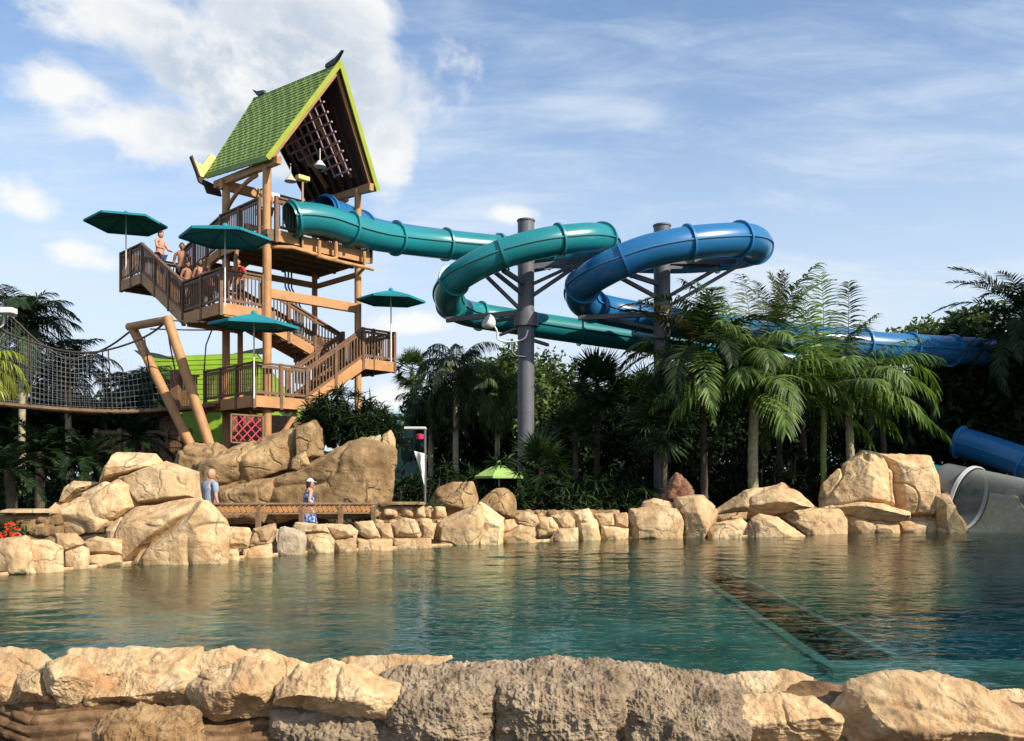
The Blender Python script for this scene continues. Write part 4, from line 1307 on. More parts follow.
for rp_, sg in ((near_r, -1), (far_r, 1)):
    m = MB(); m.tube(rp_, .03, 6); ro = m.build('hand_rope', M['rope'], br, smooth=True)
    # net between the hand rope and the deck edge
    edge = bp_ + sdb * (.55 if (sdb[5][1] > 0) == (sg > 0) else -.55)
    m = MB(); sus = MB()
    xs = np.arange(max(rp_[:, 0].min(), edge[:, 0].min()), min(rp_[:, 0].max(), edge[:, 0].max()), .13)
    def at(curve, x):
        o = np.argsort(curve[:, 0]); return np.array([x, np.interp(x, curve[o, 0], curve[o, 1]), np.interp(x, curve[o, 0], curve[o, 2])])
    tops = [at(rp_, x) for x in xs]; bots = [at(edge, x) for x in xs]
    w_ = .0011
    for j, (a, b) in enumerate(zip(tops, bots)):
        L_ = a[2] - b[2]
        m.add([a - [w_, 0, 0], a + [w_, 0, 0], b + [w_, 0, 0], b - [w_, 0, 0]], [(0, 1, 2, 3)])
        if j % 9 == 5: sus = MB(); sus.tube([a, b], .02, 5); sus.build('suspender', M['rope'], ro)
    for lv in np.linspace(.04, .96, 12):
        c_ = [a * lv + b * (1 - lv) for a, b in zip(tops, bots)]
        for j in range(0, len(c_) - 2, 2):
            a, b = c_[j], c_[j + 2]
            m.add([a - AZ * w_, a + AZ * w_, b + AZ * w_, b - AZ * w_], [(0, 1, 2, 3)])
    m.build('side_net', M['net'], br)
fr_ = empty('bridge_portal', W(205, 447, 26.4), 'pair of leaning tan timber poles with a crossbar holding the rope bridge', 'bridge frame')
for a, b, r_ in ((W(167, 317, 25.9), W(212, 452, 25.6), .15), (W(132, 327, 27.3), W(196, 456, 26.6), .15)):
    m = MB(); m.tube([b - (a - b) * .1, a], [r_, r_ * .95], 14); m.build('pole', M['tan'], fr_, smooth=True)
m = MB(); m.tube([W(129, 327, 27.35), W(170, 319.5, 25.88)], .125, 12); m.build('crossbar', M['tan'], fr_, smooth=True)
m = MB(); m.tube([W(168, 320, 25.9), W(190, 322, 26), W(215, 322, 26.5)], .022, 6); m.tube([W(150, 329, 26.6), W(190, 330, 26.8), W(215, 330, 27.5)], .022, 6)
m.tube([W(168, 332, 26), W(170, 345, 26), W(175, 370, 26)], .022, 6); m.tube([W(213, 327, 26.5), W(206, 345, 26.6), W(204, 372, 26.9)], .022, 6)
m.build('ropes', M['rope'], fr_)
# post and dark bin at the bridge end
gp = empty('gate_post', W(176, 408, 27.8), 'dark wooden gate post with a short picket panel at the bridge end', 'gate post')
m = MB(); m.box(W(176, 390, 27.8), (.14, .14, .62)); m.build('post', M['brown'], gp, bevel=.02)
m = MB()
for k in range(7): m.box(W(182 + k * 2.4, 392, 28), (.025, .025, .5))
m.box(W(189, 376, 28), (.32, .03, .03)); m.box(W(189, 407, 28), (.32, .03, .03))
m.build('pickets', M['brown'], gp)

# ------------------------------------------------------------------ lime green hut, fence, teal building
hut = empty('green_hut', W(215, 440, 36), 'hut with a big lime green roof and dark ridge horn behind the bridge', 'hut')
a, b, c_, d_ = W(131, 414, 35.2), W(280, 416, 37.2), W(257, 354, 38.4), W(150, 358, 37.2)
e_, g_ = a + [.4, 4.5, 0], b + [.4, 4.5, 0]
rm = MB()
for i in range(12):
    t0, t1 = i / 12, (i + 1.1) / 12
    L0, R0 = a + (d_ - a) * t0, b + (c_ - b) * t0
    L1, R1 = a + (d_ - a) * min(1, t1), b + (c_ - b) * min(1, t1)
    n_ = np.cross(R0 - L0, L1 - L0); n_ /= np.linalg.norm(n_)
    rm.prism([L0 + n_ * .05, R0 + n_ * .05, R1 + n_ * .01, L1 + n_ * .01], -n_ * .03)
rm.prism([d_, c_, g_, e_], AZ * .05)
rm.prism([a - AZ * .02, d_ - AZ * .02, e_ - AZ * .02], np.array([.05, .05, 0]))
rm.prism([b - AZ * .02, c_ - AZ * .02, g_ - AZ * .02], np.array([-.05, .05, 0]))
ro = rm.build('roof', M['hutlime'], hut)
hm = MB(); hm.prism([d_ - [.3, 0, 0], d_ + [1., .1, 0], d_ + [.3, .05, .2], d_ + [-.7, 0, .34]], np.array([0, .12, 0])); hm.prism([c_ + [.3, 0, 0], c_ - [1., .1, 0], c_ + [-.3, .05, .2], c_ + [.7, 0, .34]], np.array([0, .12, 0])); hm.build('ridge_finial', M['finial'], ro)
l0, l1, l2, l3 = W(178, 441, 34.6), W(222, 443, 34.9), W(222, 410, 35.5), W(183, 410, 35.4)
rm = MB(); rm.prism([l0, l1, l2, l3], np.array([0, .12, -.05])); rm.build('lower_roof', M['hutlime'], hut)
wm = MB()
wm.box((a[0] + 3.4, 37.6, 2.), (2.6, 1.6, 2.4)); wm.build('walls', M['plank'], hut)
fe = empty('picket_fence', W(150, 450, 30), 'dark wooden picket fence in the shade below the rope bridge', 'fence')
m = MB()
for z in (433.5, 446):
    m.beam(W(95, z, 30), W(192, z, 30), .05, .09)
for k in range(40): m.box(W(96 + k * 2.45, 441, 30.02), (.026, .02, .36))
m.build('pickets', M['brown'], fe)
for k in range(5):
    m = MB(); p = W(97 + k * 23.5, 445, 30); m.box((p[0], p[1] - .06, p[2]), (.06, .05, .55)); m.build('post', M['brown'], fe)
tb = empty('teal_building', W(402, 450, 46), 'small flat roofed pale teal building far behind the dark bush', 'building')
p = W(403, 432, 46); m = MB(); m.box((p[0], 47.5, p[2] - 1.2), (.95, 1.5, 2.)); m.build('wall', M['tealwall'], tb)
m = MB(); m.box((p[0], 47.5, p[2] + .87), (1.08, 1.63, .09)); m.build('cornice', M['tealwall'], tb)
m = MB(); m.box((p[0] + .2, 45.99, p[2] - .9), (.3, .03, .6)); m.build('shutter', M['finial'], tb)

# ------------------------------------------------------------------ walkway handrail
hr = empty('walkway_railing', W(300, 520, 20.3) * [1, 1, 0] + [0, 0, .066], 'wooden walkway handrail with a slanted slat panel behind the bank rocks', 'railing')
y0, y1 = 20.2, 20.6
pa, pb = W(212, 503.8, 20.2), W(377, 503.6, 22.4)
m = MB(); m.beam(pa, pb, .13, .05); m.build('top_rail', M['plank'], hr, bevel=.01)
ex = (pb - pa) / np.linalg.norm(pb - pa)
m = MB(); L_ = np.linalg.norm(pb - pa)
for k in range(int(L_ / .125)):
    c = pa + ex * (k * .125 + .06) - AZ * .12
    m.box(c, (.04, .025, .105), (np.array([.85, 0, .5]), np.array([0, 1, 0]), np.array([-.5, 0, .85])))
m.build('slats', M['tan'], hr)
m = MB(); m.beam(pa - AZ * .23, pb - AZ * .23, .05, .04); m.build('lower_rail', M['plank'], hr)
for px in (216, 259, 302, 341, 374):
    p = W(px, 504, 20.2 + 2.2 * (px - 212) / 165)
    m = MB(); m.box((p[0], p[1] - .07, p[2] / 2 - .0), (.06, .045, p[2] / 2 - .06)); m.build('post', M['plank'], hr, bevel=.008)

# pennant and magenta lantern pole
pp = empty('lamp_post', W(425, 500, 24.6) * [1, 1, 0] + [0, 0, .06], 'thin grey lamp post with a flat hood and a magenta lantern', 'lamp post')
a = W(425, 429, 24.6)
m = MB(); m.tube([(a[0], a[1], .0), a], .035, 8); m.build('pole', M['steel'], pp, smooth=True)
m = MB(); m.box(a + [-.27, 0, .02], (.3, .16, .035)); m.build('hood', M['pale'], pp, bevel=.015)
b = W(420, 437, 24.6)
m = MB(); m.tube([b + AZ * .09, b + AZ * .07, b - AZ * .06, b - AZ * .08], [.03, .12, .1, .03], 12); m.build('lantern', M['magenta'], pp, smooth=True)
pn = empty('pennant', W(424, 480, 24.5), 'white triangular pennant hanging point down from the lamp post', 'pennant')
m = MB()
tri = [W(414, 451, 24.5), W(424.3, 453.5, 24.5), W(424.3, 485, 24.5)]
n_ = 12
rows = []
for i in range(n_ + 1):
    t = i / n_; l = tri[0] + (tri[2] - tri[0]) * t; r_ = tri[1] + (tri[2] - tri[1]) * t
    rows.append([l + (r_ - l) * s_ / 6 + np.array([0, .05 * math.sin(s_ * 1.1 + t * 3), 0]) for s_ in range(7)])
vs = [p for rw in rows for p in rw]
m.add(vs, [(i * 7 + k, i * 7 + k + 1, i * 7 + 8 + k, i * 7 + 7 + k) for i in range(n_) for k in range(6)])
o = m.build('cloth', M['white'], pn, smooth=True); sm = o.modifiers.new('t', 'SOLIDIFY'); sm.thickness = .006

# ------------------------------------------------------------------ plants
def blades(base, tan, sid, nor, length, width, droop, secs=4):
    """many tapering leaf blades at once; all arrays (n,3)/(n,)"""
    n = len(base)
    V = np.empty((n, secs + 1, 2, 3))
    p = base.copy(); d = tan.copy()
    wprof = [.45, 1., .85, .5, .05] if secs == 4 else list(np.interp(np.linspace(0, 1, secs + 1), [0, .3, .6, 1], [.5, 1, .75, .05]))
    for k in range(secs + 1):
        wd = (width * wprof[k])[:, None] * sid
        V[:, k, 0] = p - wd; V[:, k, 1] = p + wd
        d = d + np.array([0, 0, -1.]) * (droop / secs)[:, None]
        d /= np.linalg.norm(d, axis=1)[:, None]
        p = p + d * (length / secs)[:, None]
    b = (np.arange(n) * (secs + 1) * 2)[:, None]
    k = np.arange(secs)[None] * 2
    Fc = np.stack([b + k, b + k + 1, b + k + 3, b + k + 2], 2).reshape(-1, 4)
    return V.reshape(-1, 3), Fc




def frond(rg, L, elev, az, droop, nl=40, ll=.6, lw=.022, hang=.6, vee=.35, rr=.02, twist=0., secs=4):
    """one feather leaf; returns (V, F, rachis points)"""
    m = 26
    t = np.linspace(0, 1, m)
    e = elev - droop * t ** 1.4
    hd = np.array([math.cos(az), math.sin(az), 0]); perp = np.array([-math.sin(az), math.cos(az), 0])
    sway = rg.uniform(-.25, .25)
    dirs = np.cos(e)[:, None] * hd + np.sin(e)[:, None] * AZ + (sway * t ** 2)[:, None] * perp
    dirs = unit(dirs)
    P = np.vstack([[0, 0, 0], np.cumsum(dirs[:-1] * L / (m - 1), axis=0)])
    tt = np.sort(np.concatenate([np.linspace(.14, .995, nl)] * 2))
    tt = np.clip(tt + rg.normal(0, .006, len(tt)), .1, 1)
    sg = np.tile([1., -1.], nl)
    base = np.stack([np.interp(tt, t, P[:, k]) for k in range(3)], 1)
    tg = unit(np.stack([np.interp(tt, t, dirs[:, k]) for k in range(3)], 1))
    side = unit(np.cross(tg, AZ)); upv = np.cross(side, tg)
    fw = np.interp(tt, [0, .5, 1], [.35, .55, 1.5])[:, None]
    d = unit(side * sg[:, None] + tg * fw + upv * (vee + rg.normal(0, .12, len(tt)))[:, None] + rg.normal(0, .08, (len(tt), 3)))
    prof = np.interp(tt, [0, .2, .45, .75, 1], [.45, .85, 1, .8, .35]) * rg.uniform(.85, 1.1, len(tt))
    sidv = unit(np.cross(d, np.cross(d, tg)) * -1 * .0 + tg * .8 + upv * .5 * sg[:, None] * twist + rg.normal(0, .15, (len(tt), 3)))
    sidv = unit(sidv - d * (sidv * d).sum(1)[:, None])
    V1, F1 = blades(base, d, sidv, upv, ll * prof, lw * np.ones(len(tt)), hang * rg.uniform(.7, 1.3, len(tt)), secs)
    mb = MB(); mb.tube(P[::3], list(np.linspace(rr, rr * .25, len(P[::3]))), 4)
    quads = [f for f in mb.f if len(f) == 4]
    V2 = np.array(mb.v); F2 = np.array(quads)
    return np.vstack([V1, V2]), np.vstack([F1, F2 + len(V1)]), P


def trunk_part(root, pts, r0, r1, mat='trunk', rings=True, seed=0):
    P = catmull(pts, .06)
    rr = np.linspace(r0, r1, len(P))
    if rings: rr = rr * (1 + .05 * (np.arange(len(P)) % 3 == 0)) * (1 + .04 * np.sin(np.arange(len(P)) * .7))
    rr[:6] *= np.linspace(1.35, 1, 6)
    m = MB(); m.tube(P, list(rr), 12)
    return m.build('trunk', M[mat], root, smooth=True)


def feather_palm(label, base, top, seed, n=16, L=2.2, elev=(-.3, 1.35), droop=(1., 1.9), nl=40, ll=.6, lw=.022, hang=.6, vee=.35, r=(.14, .1), mat='leafpalm', cat='palm', group=None, shaft=True, mats=None, fronds=None, tmat='trunk', name='palm_tree', split=True, secs=4):
    rg = np.random.default_rng(seed)
    base, top = np.asarray(base, float), np.asarray(top, float)
    root = empty(name, base, label, cat, group)
    mid = (base + top) / 2 + np.array([rg.uniform(-.08, .08), rg.uniform(-.08, .08), 0])
    trunk_part(root, [base - AZ * .2, mid, top], r[0], r[1], tmat)
    if shaft:
        m = MB(); m.tube([top - AZ * .05, top + AZ * .15, top + AZ * .5, top + AZ * .75], [r[1] * 1.05, r[1] * 1.25, r[1] * .95, r[1] * .4], 12); m.build('crownshaft', M['shaft'], root, smooth=True)
    specs = []
    for k in range(n):
        q_ = k / max(1, n - 1)
        e = elev[0] + (elev[1] - elev[0]) * q_ ** .8 + rg.normal(0, .1)
        specs.append((2.4 * k + rg.normal(0, .25), e, droop[0] + (droop[1] - droop[0]) * rg.random(), L * rg.uniform(.8, 1.1) * (1 - .2 * q_ * q_)))
    if fronds: specs += fronds
    Vs, Fs, b = [], [], 0
    for i, sp in enumerate(specs):
        az, e, dr_, LL = sp[:4]
        V, Fc, _ = frond(rg, LL, e, az, dr_, nl, ll, lw, hang, vee, secs=secs)
        o = top + AZ * (.55 if shaft else .05) + np.array([math.cos(az), math.sin(az), 0]) * r[1] * .5
        if split:
            mt = mats[i % len(mats)] if mats else mat
            if len(sp) > 4: mt = sp[4]
            link('frond', npmesh('frond', V + o - rootloc(root), Fc), M[mt], root)
        else:
            Vs.append(V + o); Fs.append(Fc + b); b += len(V)
    if not split:
        link('crown', npmesh('crown', np.vstack(Vs) - rootloc(root), np.vstack(Fs)), M[mat], root)
    return root


def fan_leaf(rg, d, L, petiole, nb=26, w=.03, droop=.35):
    d = unit(np.asarray(d, float))
    side = unit(np.cross(d, AZ)); up = np.cross(side, d)
    side, up = side * math.cos(.3) + up * math.sin(.3) * rg.choice([-1, 1]), up
    hub = d * petiole
    a = np.linspace(-2.0, 2.0, nb) + rg.normal(0, .03, nb)
    dd = unit(np.cos(a)[:, None] * d + np.sin(a)[:, None] * side + up * .12)
    base = hub + dd * .02
    sid = unit(np.cross(dd, up) + up * rg.normal(0, .2, nb)[:, None])
    LL = L * (.62 + .38 * np.cos(a / 2)) * rg.uniform(.9, 1.08, nb)
    V1, F1 = blades(base, dd, sid, up, LL, np.full(nb, w), droop * rg.uniform(.6, 1.5, nb))
    mb = MB(); mb.tube([hub * 0, hub * .5, hub * 1.02], [.018, .014, .01], 4)
    F2 = np.array([f for f in mb.f if len(f) == 4])
    return np.vstack([V1, np.array(mb.v)]), np.vstack([F1, F2 + len(V1)])


def fan_palm(label, base, top, seed, n=26, L=.8, pet=.7, emin=-.9, mat='leafpalmdark', r=(.12, .1), w=.03, cat='fan palm', group=None, droop=.35, split=True, nb=26):
    rg = np.random.default_rng(seed)
    base, top = np.asarray(base, float), np.asarray(top, float)
    root = empty('fan_palm', base, label, cat, group)
    trunk_part(root, [base - AZ * .2, (base + top) / 2, top], r[0], r[1], 'bark')
    Vs, Fs, b = [], [], 0
    for k in range(n):
        e = emin + (1.45 - emin) * (k + .5) / n; az = 2.4 * k + rg.normal(0, .2)
        d = np.array([math.cos(e) * math.cos(az), math.cos(e) * math.sin(az), math.sin(e)])
        V, Fc = fan_leaf(rg, d, L * rg.uniform(.85, 1.1), pet * rg.uniform(.8, 1.1), nb, w, droop)
        V = V + top + AZ * .1 * k / n - rootloc(root)
        if split: link('fan_leaf', npmesh('fan_leaf', V, Fc), M[mat], root)
        else: Vs.append(V); Fs.append(Fc + b); b += len(V)
    if not split: link('crown', npmesh('crown', np.vstack(Vs), np.vstack(Fs)), M[mat], root)
    return root


def leaf_cloud(rg, cen, rad, nleaf, size, up_bias=.3, long=1.8):
    """leaf-sized quads in the outer part of an ellipsoid"""
    d = unit(rg.normal(size=(nleaf, 3)))
    rr = rg.random(nleaf) ** .45
    p = cen + d * rr[:, None] * rad
    a = unit(rg.normal(size=(nleaf, 3)) + np.array([0, 0, -.25])); nrm = unit(rg.normal(size=(nleaf, 3)) + AZ * up_bias * 2 + d * .8)
    a = unit(a - nrm * (a * nrm).sum(1)[:, None]); b = np.cross(nrm, a)
    s_ = size * rg.uniform(.6, 1.3, nleaf)[:, None]
    V = np.stack([p, p + a * s_ * long * .5 + b * s_ * .42, p + a * s_ * long, p + a * s_ * long * .5 - b * s_ * .42], 1).reshape(-1, 3)
    return V


def broadleaf(label, base, crown_c, rad, seed, clumps=26, per=170, size=.16, mat='leafmid', group=None, cat='tree', r=.16, name='tree'):
    rg = np.random.default_rng(seed)
    base, cc, rad = (np.asarray(x, float) for x in (base, crown_c, rad))
    root = empty(name, base, label, cat, group)
    Vs = []
    ends = []
    for k in range(clumps):
        d = unit(rg.normal(size=3)); d[2] = d[2] * .8 + .12
        c = cc + d * rad * rg.uniform(.35, .92)
        ends.append(c)
        Vs.append(leaf_cloud(rg, c, rad * rg.uniform(.22, .42), int(per * rg.uniform(.6, 1.3)), size))
    V = np.vstack(Vs); Fc = np.arange(len(V)).reshape(-1, 4)
    link('crown', npmesh('crown', V - rootloc(root), Fc), M[mat], root)
    m = MB(); fork = base + (cc - base) * .62
    tp = catmull([base - AZ * .2, (base + fork) / 2 + np.array([.1, .05, 0]), fork], .3)
    m.tube(tp, list(np.linspace(r, r * .55, len(tp))), 8)
    for c in ends[:9]:
        m.tube([fork, (fork + c) / 2 + AZ * .15, c], [r * .5, r * .3, r * .1], 5)
    m.build('trunk', M['bark'], root, smooth=True)
    return root


def shrub(label, base, h, w, seed, n=140, L=.7, mat='leafshaded', lw=.03, group=None, cat='shrub', droop=.8, name='shrub', stems=10):
    """blade-leaved bush: leaf rosettes on short stems"""
    rg = np.random.default_rng(seed)
    base = np.asarray(base, float)
    root = empty(name, base, label, cat, group)
    Vs, Fs, b = [], [], 0
    st = MB()
    for k in range(stems):
        a = rg.uniform(0, 2 * math.pi); rr = w * math.sqrt(rg.random()) * .5
        tip = base + np.array([rr * math.cos(a), rr * math.sin(a), h * rg.uniform(.35, .88) * (1 - .3 * (2 * rr / w) ** 2)])
        st.tube([base + (tip - base) * np.array([.5, .5, 0]) - AZ * .05, tip], [.03, .015], 5)
        m_ = n // stems
        for layer in (1., .6, .25):
            mm = max(6, int(m_ * .45))
            d = unit(rg.normal(size=(mm, 3)) * np.array([1, 1, .45]) + AZ * .45)
            o = base + (tip - base) * np.array([1, 1, layer]) + rg.normal(0, .05, (mm, 3))
            sid = unit(np.cross(d, AZ) + rg.normal(0, .25, (mm, 3)))
            V, Fc = blades(o, d, sid, None, L * rg.uniform(.6, 1.15, mm), np.full(mm, lw), droop * rg.uniform(.5, 1.5, mm), 3)
            Vs.append(V); Fs.append(Fc + b); b += len(V)
    link('foliage', npmesh('foliage', np.vstack(Vs) - rootloc(root), np.vstack(Fs)), M[mat], root)
    st.build('stems', M['bark'], root)
    return root


G0 = lambda px, Y: W(px, 487, Y) * [1, 1, 0] + [0, 0, .05]
# three palms in front of the slides
PG = 'palms in front of the slides'
feather_palm('palm with the thickest straight trunk and broad spread, left of the other two front palms', G0(755, 30.2), W(754, 408, 30.2), 11, n=13, L=4.1, elev=(-.1, 1.35), droop=(1.0, 2.), nl=46, ll=1.15, lw=.036, hang=1.5, r=(.19, .16), group=PG, fronds=[(3.14, .55, 1.3, 4.5), (2.95, .2, 1.1, 4.3), (3.45, .35, 1.3, 4.2), (2.9, 1.0, 1.7, 5.), (3.3, .75, 1.6, 4.6), (3.6, .25, 1.4, 3.8), (3.05, 1.2, 1.3, 4.4), (4.6, .9, 2.0, 4.), (4.3, .6, 1.5, 3.4), (5.6, .45, 1.6, 3.6), (.3, .8, 1.5, 3.8), (1.4, 1.3, .4, 5., 'leafpale'), (2.3, 1.15, .6, 4.8), (4.9, -.1, 1.2, 3.), (2.7, 1.35, .8, 5.), (5.2, 1.3, .9, 4.8), (3.9, 1.2, 1., 4.8)])
feather_palm('slim palm with a green ringed trunk, middle one of the front palms', G0(827, 30.4), W(824, 415, 30.4), 12, n=9, L=3.6, elev=(-.05, 1.4), droop=(.8, 1.8), nl=44, ll=1.05, lw=.033, hang=1.4, r=(.12, .1), group=PG, tmat='shaft', fronds=[(1.2, 1.45, .35, 4.8), (1.9, 1.3, .5, 4.6), (4., 1.25, .9, 4.6), (.5, 1.2, .7, 4.0, 'leafpale')])
feather_palm('palm beside the yellowish boulder with one long frond arching to the right', G0(850, 30.6), W(849, 415, 30.6), 13, n=9, L=3.4, elev=(-.1, 1.4), droop=(.9, 1.9), nl=46, ll=1.08, lw=.034, hang=1.5, r=(.15, .13), group=PG, fronds=[(.05, 1.05, 2.5, 4.2), (-.45, .75, 2.3, 3.4), (-1.3, .9, 2.2, 3.4), (1.3, 1.5, .12, 4.2, 'leafpale'), (-.9, .3, 1.6, 3.)])
BP = 'palms growing behind the front palms'
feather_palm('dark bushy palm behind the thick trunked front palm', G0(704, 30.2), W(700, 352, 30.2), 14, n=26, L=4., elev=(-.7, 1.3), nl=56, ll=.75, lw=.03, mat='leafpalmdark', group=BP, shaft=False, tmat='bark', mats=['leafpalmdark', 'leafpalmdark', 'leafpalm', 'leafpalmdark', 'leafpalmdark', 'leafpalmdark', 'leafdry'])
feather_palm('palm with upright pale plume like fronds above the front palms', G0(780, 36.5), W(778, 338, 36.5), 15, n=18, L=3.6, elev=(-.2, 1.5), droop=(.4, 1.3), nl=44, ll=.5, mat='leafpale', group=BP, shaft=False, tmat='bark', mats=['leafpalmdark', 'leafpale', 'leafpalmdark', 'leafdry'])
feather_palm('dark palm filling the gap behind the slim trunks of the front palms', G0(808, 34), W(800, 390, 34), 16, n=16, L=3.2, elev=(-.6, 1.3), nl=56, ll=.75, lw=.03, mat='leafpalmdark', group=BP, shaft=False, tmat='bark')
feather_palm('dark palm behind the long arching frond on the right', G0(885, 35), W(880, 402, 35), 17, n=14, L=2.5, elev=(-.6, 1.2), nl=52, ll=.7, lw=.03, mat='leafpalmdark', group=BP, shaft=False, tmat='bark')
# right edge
feather_palm('tall dark palm at the right edge with fronds reaching into the picture', G0(1034, 33), W(1028, 318, 33), 21, n=34, L=3.4, elev=(-.8, 1.3), droop=(.8, 1.7), nl=50, ll=.6, mat='leafpalmdark', shaft=False, hang=.5, fronds=[(3.1, .75, .9, 3.4), (3.3, .3, .9, 3.2), (2.9, 1.0, .9, 3.4), (3.0, -.2, .9, 2.8), (2.6, -.5, .8, 2.8), (3.4, -.7, .6, 2.8)])
broadleaf('leafy green tree showing above the blue slide at the right', G0(955, 42), W(958, 345, 42), (3.0, 2.4, 2.1), 22, clumps=34, per=170, size=.2, mat='leafmid')
broadleaf('dark tree filling the shade between the front palms and the right edge', G0(930, 38), W(930, 420, 38), (3.8, 2., 3.4), 23, clumps=64, per=190, size=.25, mat='leafshaded')
broadleaf('dark tree under the blue slide at the far right', G0(1010, 36), W(1010, 405, 36), (3.6, 2., 4.), 24, clumps=64, per=190, size=.25, mat='leafshaded')
# centre
fan_palm('small cabbage palm on a thin bare trunk far behind the teal building', G0(412, 52), W(412, 372, 52), 31, n=34, L=.75, pet=.75, emin=-1.2, mat='leafmid', r=(.14, .12), split=False)
WG = 'weeping palms in the middle'
feather_palm('tall weeping palm with hanging grey green fronds beside the pennant', G0(457, 36), W(457, 372, 36), 32, n=24, L=2.6, elev=(-.9, 1.35), droop=(1.5, 2.3), nl=44, ll=.8, lw=.02, hang=2.0, vee=.0, mat='leafmid', group=WG, shaft=False, r=(.13, .1), mats=['leafmid', 'leafmid', 'leafpalmdark', 'leafpale'])
feather_palm('shorter weeping palm left of the grey pillar', G0(497, 37), W(498, 392, 37), 33, n=24, L=2.3, elev=(-.9, 1.4), droop=(1.4, 2.2), nl=42, ll=.8, lw=.02, hang=2.0, vee=.0, mat='leafmid', group=WG, shaft=False, r=(.12, .1))
feather_palm('low weeping palm between the teal building and the tall weeping palm', G0(433, 38), W(432, 410, 38), 34, n=20, L=2.2, elev=(-.8, 1.4), droop=(1.4, 2.2), nl=40, ll=.7, lw=.02, hang=1.8, vee=.0, mat='leafpalmdark', group=WG, shaft=False, r=(.12, .1))
fan_palm('spiky dark fan palm standing out against the sky right of the left pillar', G0(597, 33), W(597, 388, 33), 35, n=34, L=.95, pet=.65, emin=-1., w=.035, droop=.15, nb=22)
fan_palm('low spiky fan palm at the foot of the taller spiky one', G0(577, 32), W(575, 432, 32), 36, n=26, L=.8, pet=.6, emin=-.8, w=.033, droop=.2, nb=20)
fan_palm('dark fan palm left of the front palms with drooping leaf tips', G0(648, 33.5), W(647, 402, 33.5), 37, n=28, L=.9, pet=.6, emin=-1., w=.033, droop=.4, nb=22)
fan_palm('dark fan palm hiding the foot of the right grey pillar', G0(664, 29.6), W(664, 425, 29.6), 38, n=34, L=.95, pet=.75, emin=-1., w=.036, droop=.4, nb=22)
fan_palm('low dark fan palm at the foot of the left grey pillar', G0(540, 29.8), W(541, 468, 29.8), 39, n=26, L=.8, pet=.6, emin=-.7, w=.033, droop=.3, nb=20)
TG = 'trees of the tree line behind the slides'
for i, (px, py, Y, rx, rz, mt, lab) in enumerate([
        (470, 430, 44, 3.2, 3.6, 'leafshaded', 'dark tree of the tree line behind the weeping palms'),
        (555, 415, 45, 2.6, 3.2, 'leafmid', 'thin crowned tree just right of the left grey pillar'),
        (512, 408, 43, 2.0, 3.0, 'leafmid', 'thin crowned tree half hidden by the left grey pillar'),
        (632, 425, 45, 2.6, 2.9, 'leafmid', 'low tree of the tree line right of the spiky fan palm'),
        (690, 425, 44, 3., 3.2, 'leafshaded', 'dark tree of the tree line under the teal slide'),
        (760, 420, 45, 3.4, 4., 'leafshaded', 'dark tree of the tree line behind the thick trunked palm'),
        (845, 420, 44, 3.4, 3.8, 'leafshaded', 'dark tree of the tree line behind the arching frond'),
        (590, 448, 40, 3., 2.3, 'leafshaded', 'low dark tree behind the two spiky fan palms')]):
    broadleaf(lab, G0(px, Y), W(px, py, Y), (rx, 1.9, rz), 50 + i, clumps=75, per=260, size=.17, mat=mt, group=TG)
# far wood beyond the park, one mass
rg = np.random.default_rng(99)
def wood(name, px0, px1, Y, top, seed):
    rg = np.random.default_rng(seed)
    Vs = []
    x0, x1 = (px0 - 512) / F * Y, (px1 - 512) / F * Y
    for k in range(int((x1 - x0) / .55)):
        x = x0 + (x1 - x0) * (k + rg.random()) / int((x1 - x0) / .55)
        zt = top * rg.uniform(.55, 1.)
        for z in np.arange(.4, zt, 1.1):
            Vs.append(leaf_cloud(rg, np.array([x, Y + rg.uniform(-1, 1), z - .3]), np.array([1.2, .8, .9]), 95, .3))
    V = np.vstack(Vs)
    o = link(name, npmesh(name, V, np.arange(len(V)).reshape(-1, 4)), M['leafshaded'])
    tag(o, kind='stuff')
wood('woodland', 425, 1120, 50, 5.2, 1)
wood('woodland', -140, 235, 46, 3.6, 2)
# unseen trees added right of the view to cast shade on the planting
for i, (x, y, h) in enumerate([(24.5, 28.5, 10.5), (26.5, 31.5, 11.), (29., 30., 9.)]):
    broadleaf(('unseen tree added to cast shade, nearest the clear tube', 'unseen tree added to cast shade, farthest from the palms', 'unseen tree added to cast shade, behind the blue slide')[i], (x, y, .05), (x, y, h - .5), (3.2, 3., 4.2), 40 + i, clumps=60, per=150, size=.32, mat='leafshaded', group='unseen trees added for their shade', r=.25)
# left
LG = 'feathery palms on the left'
feather_palm('tall feathery palm rising above the rope bridge at the left edge', G0(22, 33), W(22, 322, 33), 61, n=36, L=2.5, elev=(-.9, 1.35), droop=(1., 1.9), nl=44, ll=.72, lw=.024, hang=1.1, mat='leafpalmdark', group=LG, shaft=False)
feather_palm('feathery palm behind the net of the rope bridge', G0(70, 35), W(66, 366, 35), 62, n=32, L=2.3, elev=(-.9, 1.3), droop=(1.1, 2.), nl=42, ll=.72, lw=.024, hang=1.2, mat='leafpalmdark', group=LG, shaft=False)
feather_palm('low feathery palm in front of the lime green roof', G0(140, 33), W(136, 392, 33), 63, n=32, L=1.9, elev=(-.8, 1.3), droop=(1.1, 2.), nl=40, ll=.65, lw=.024, hang=1.2, mat='leafpalmdark', group=LG, shaft=False)
feather_palm('feathery palm hanging behind the planks of the rope bridge at the left', G0(-12, 34), W(-8, 372, 34), 64, n=30, L=2.3, elev=(-.8, 1.3), droop=(1.1, 2.), nl=42, ll=.72, lw=.024, hang=1.2, mat='leafpalmdark', group=LG, shaft=False)
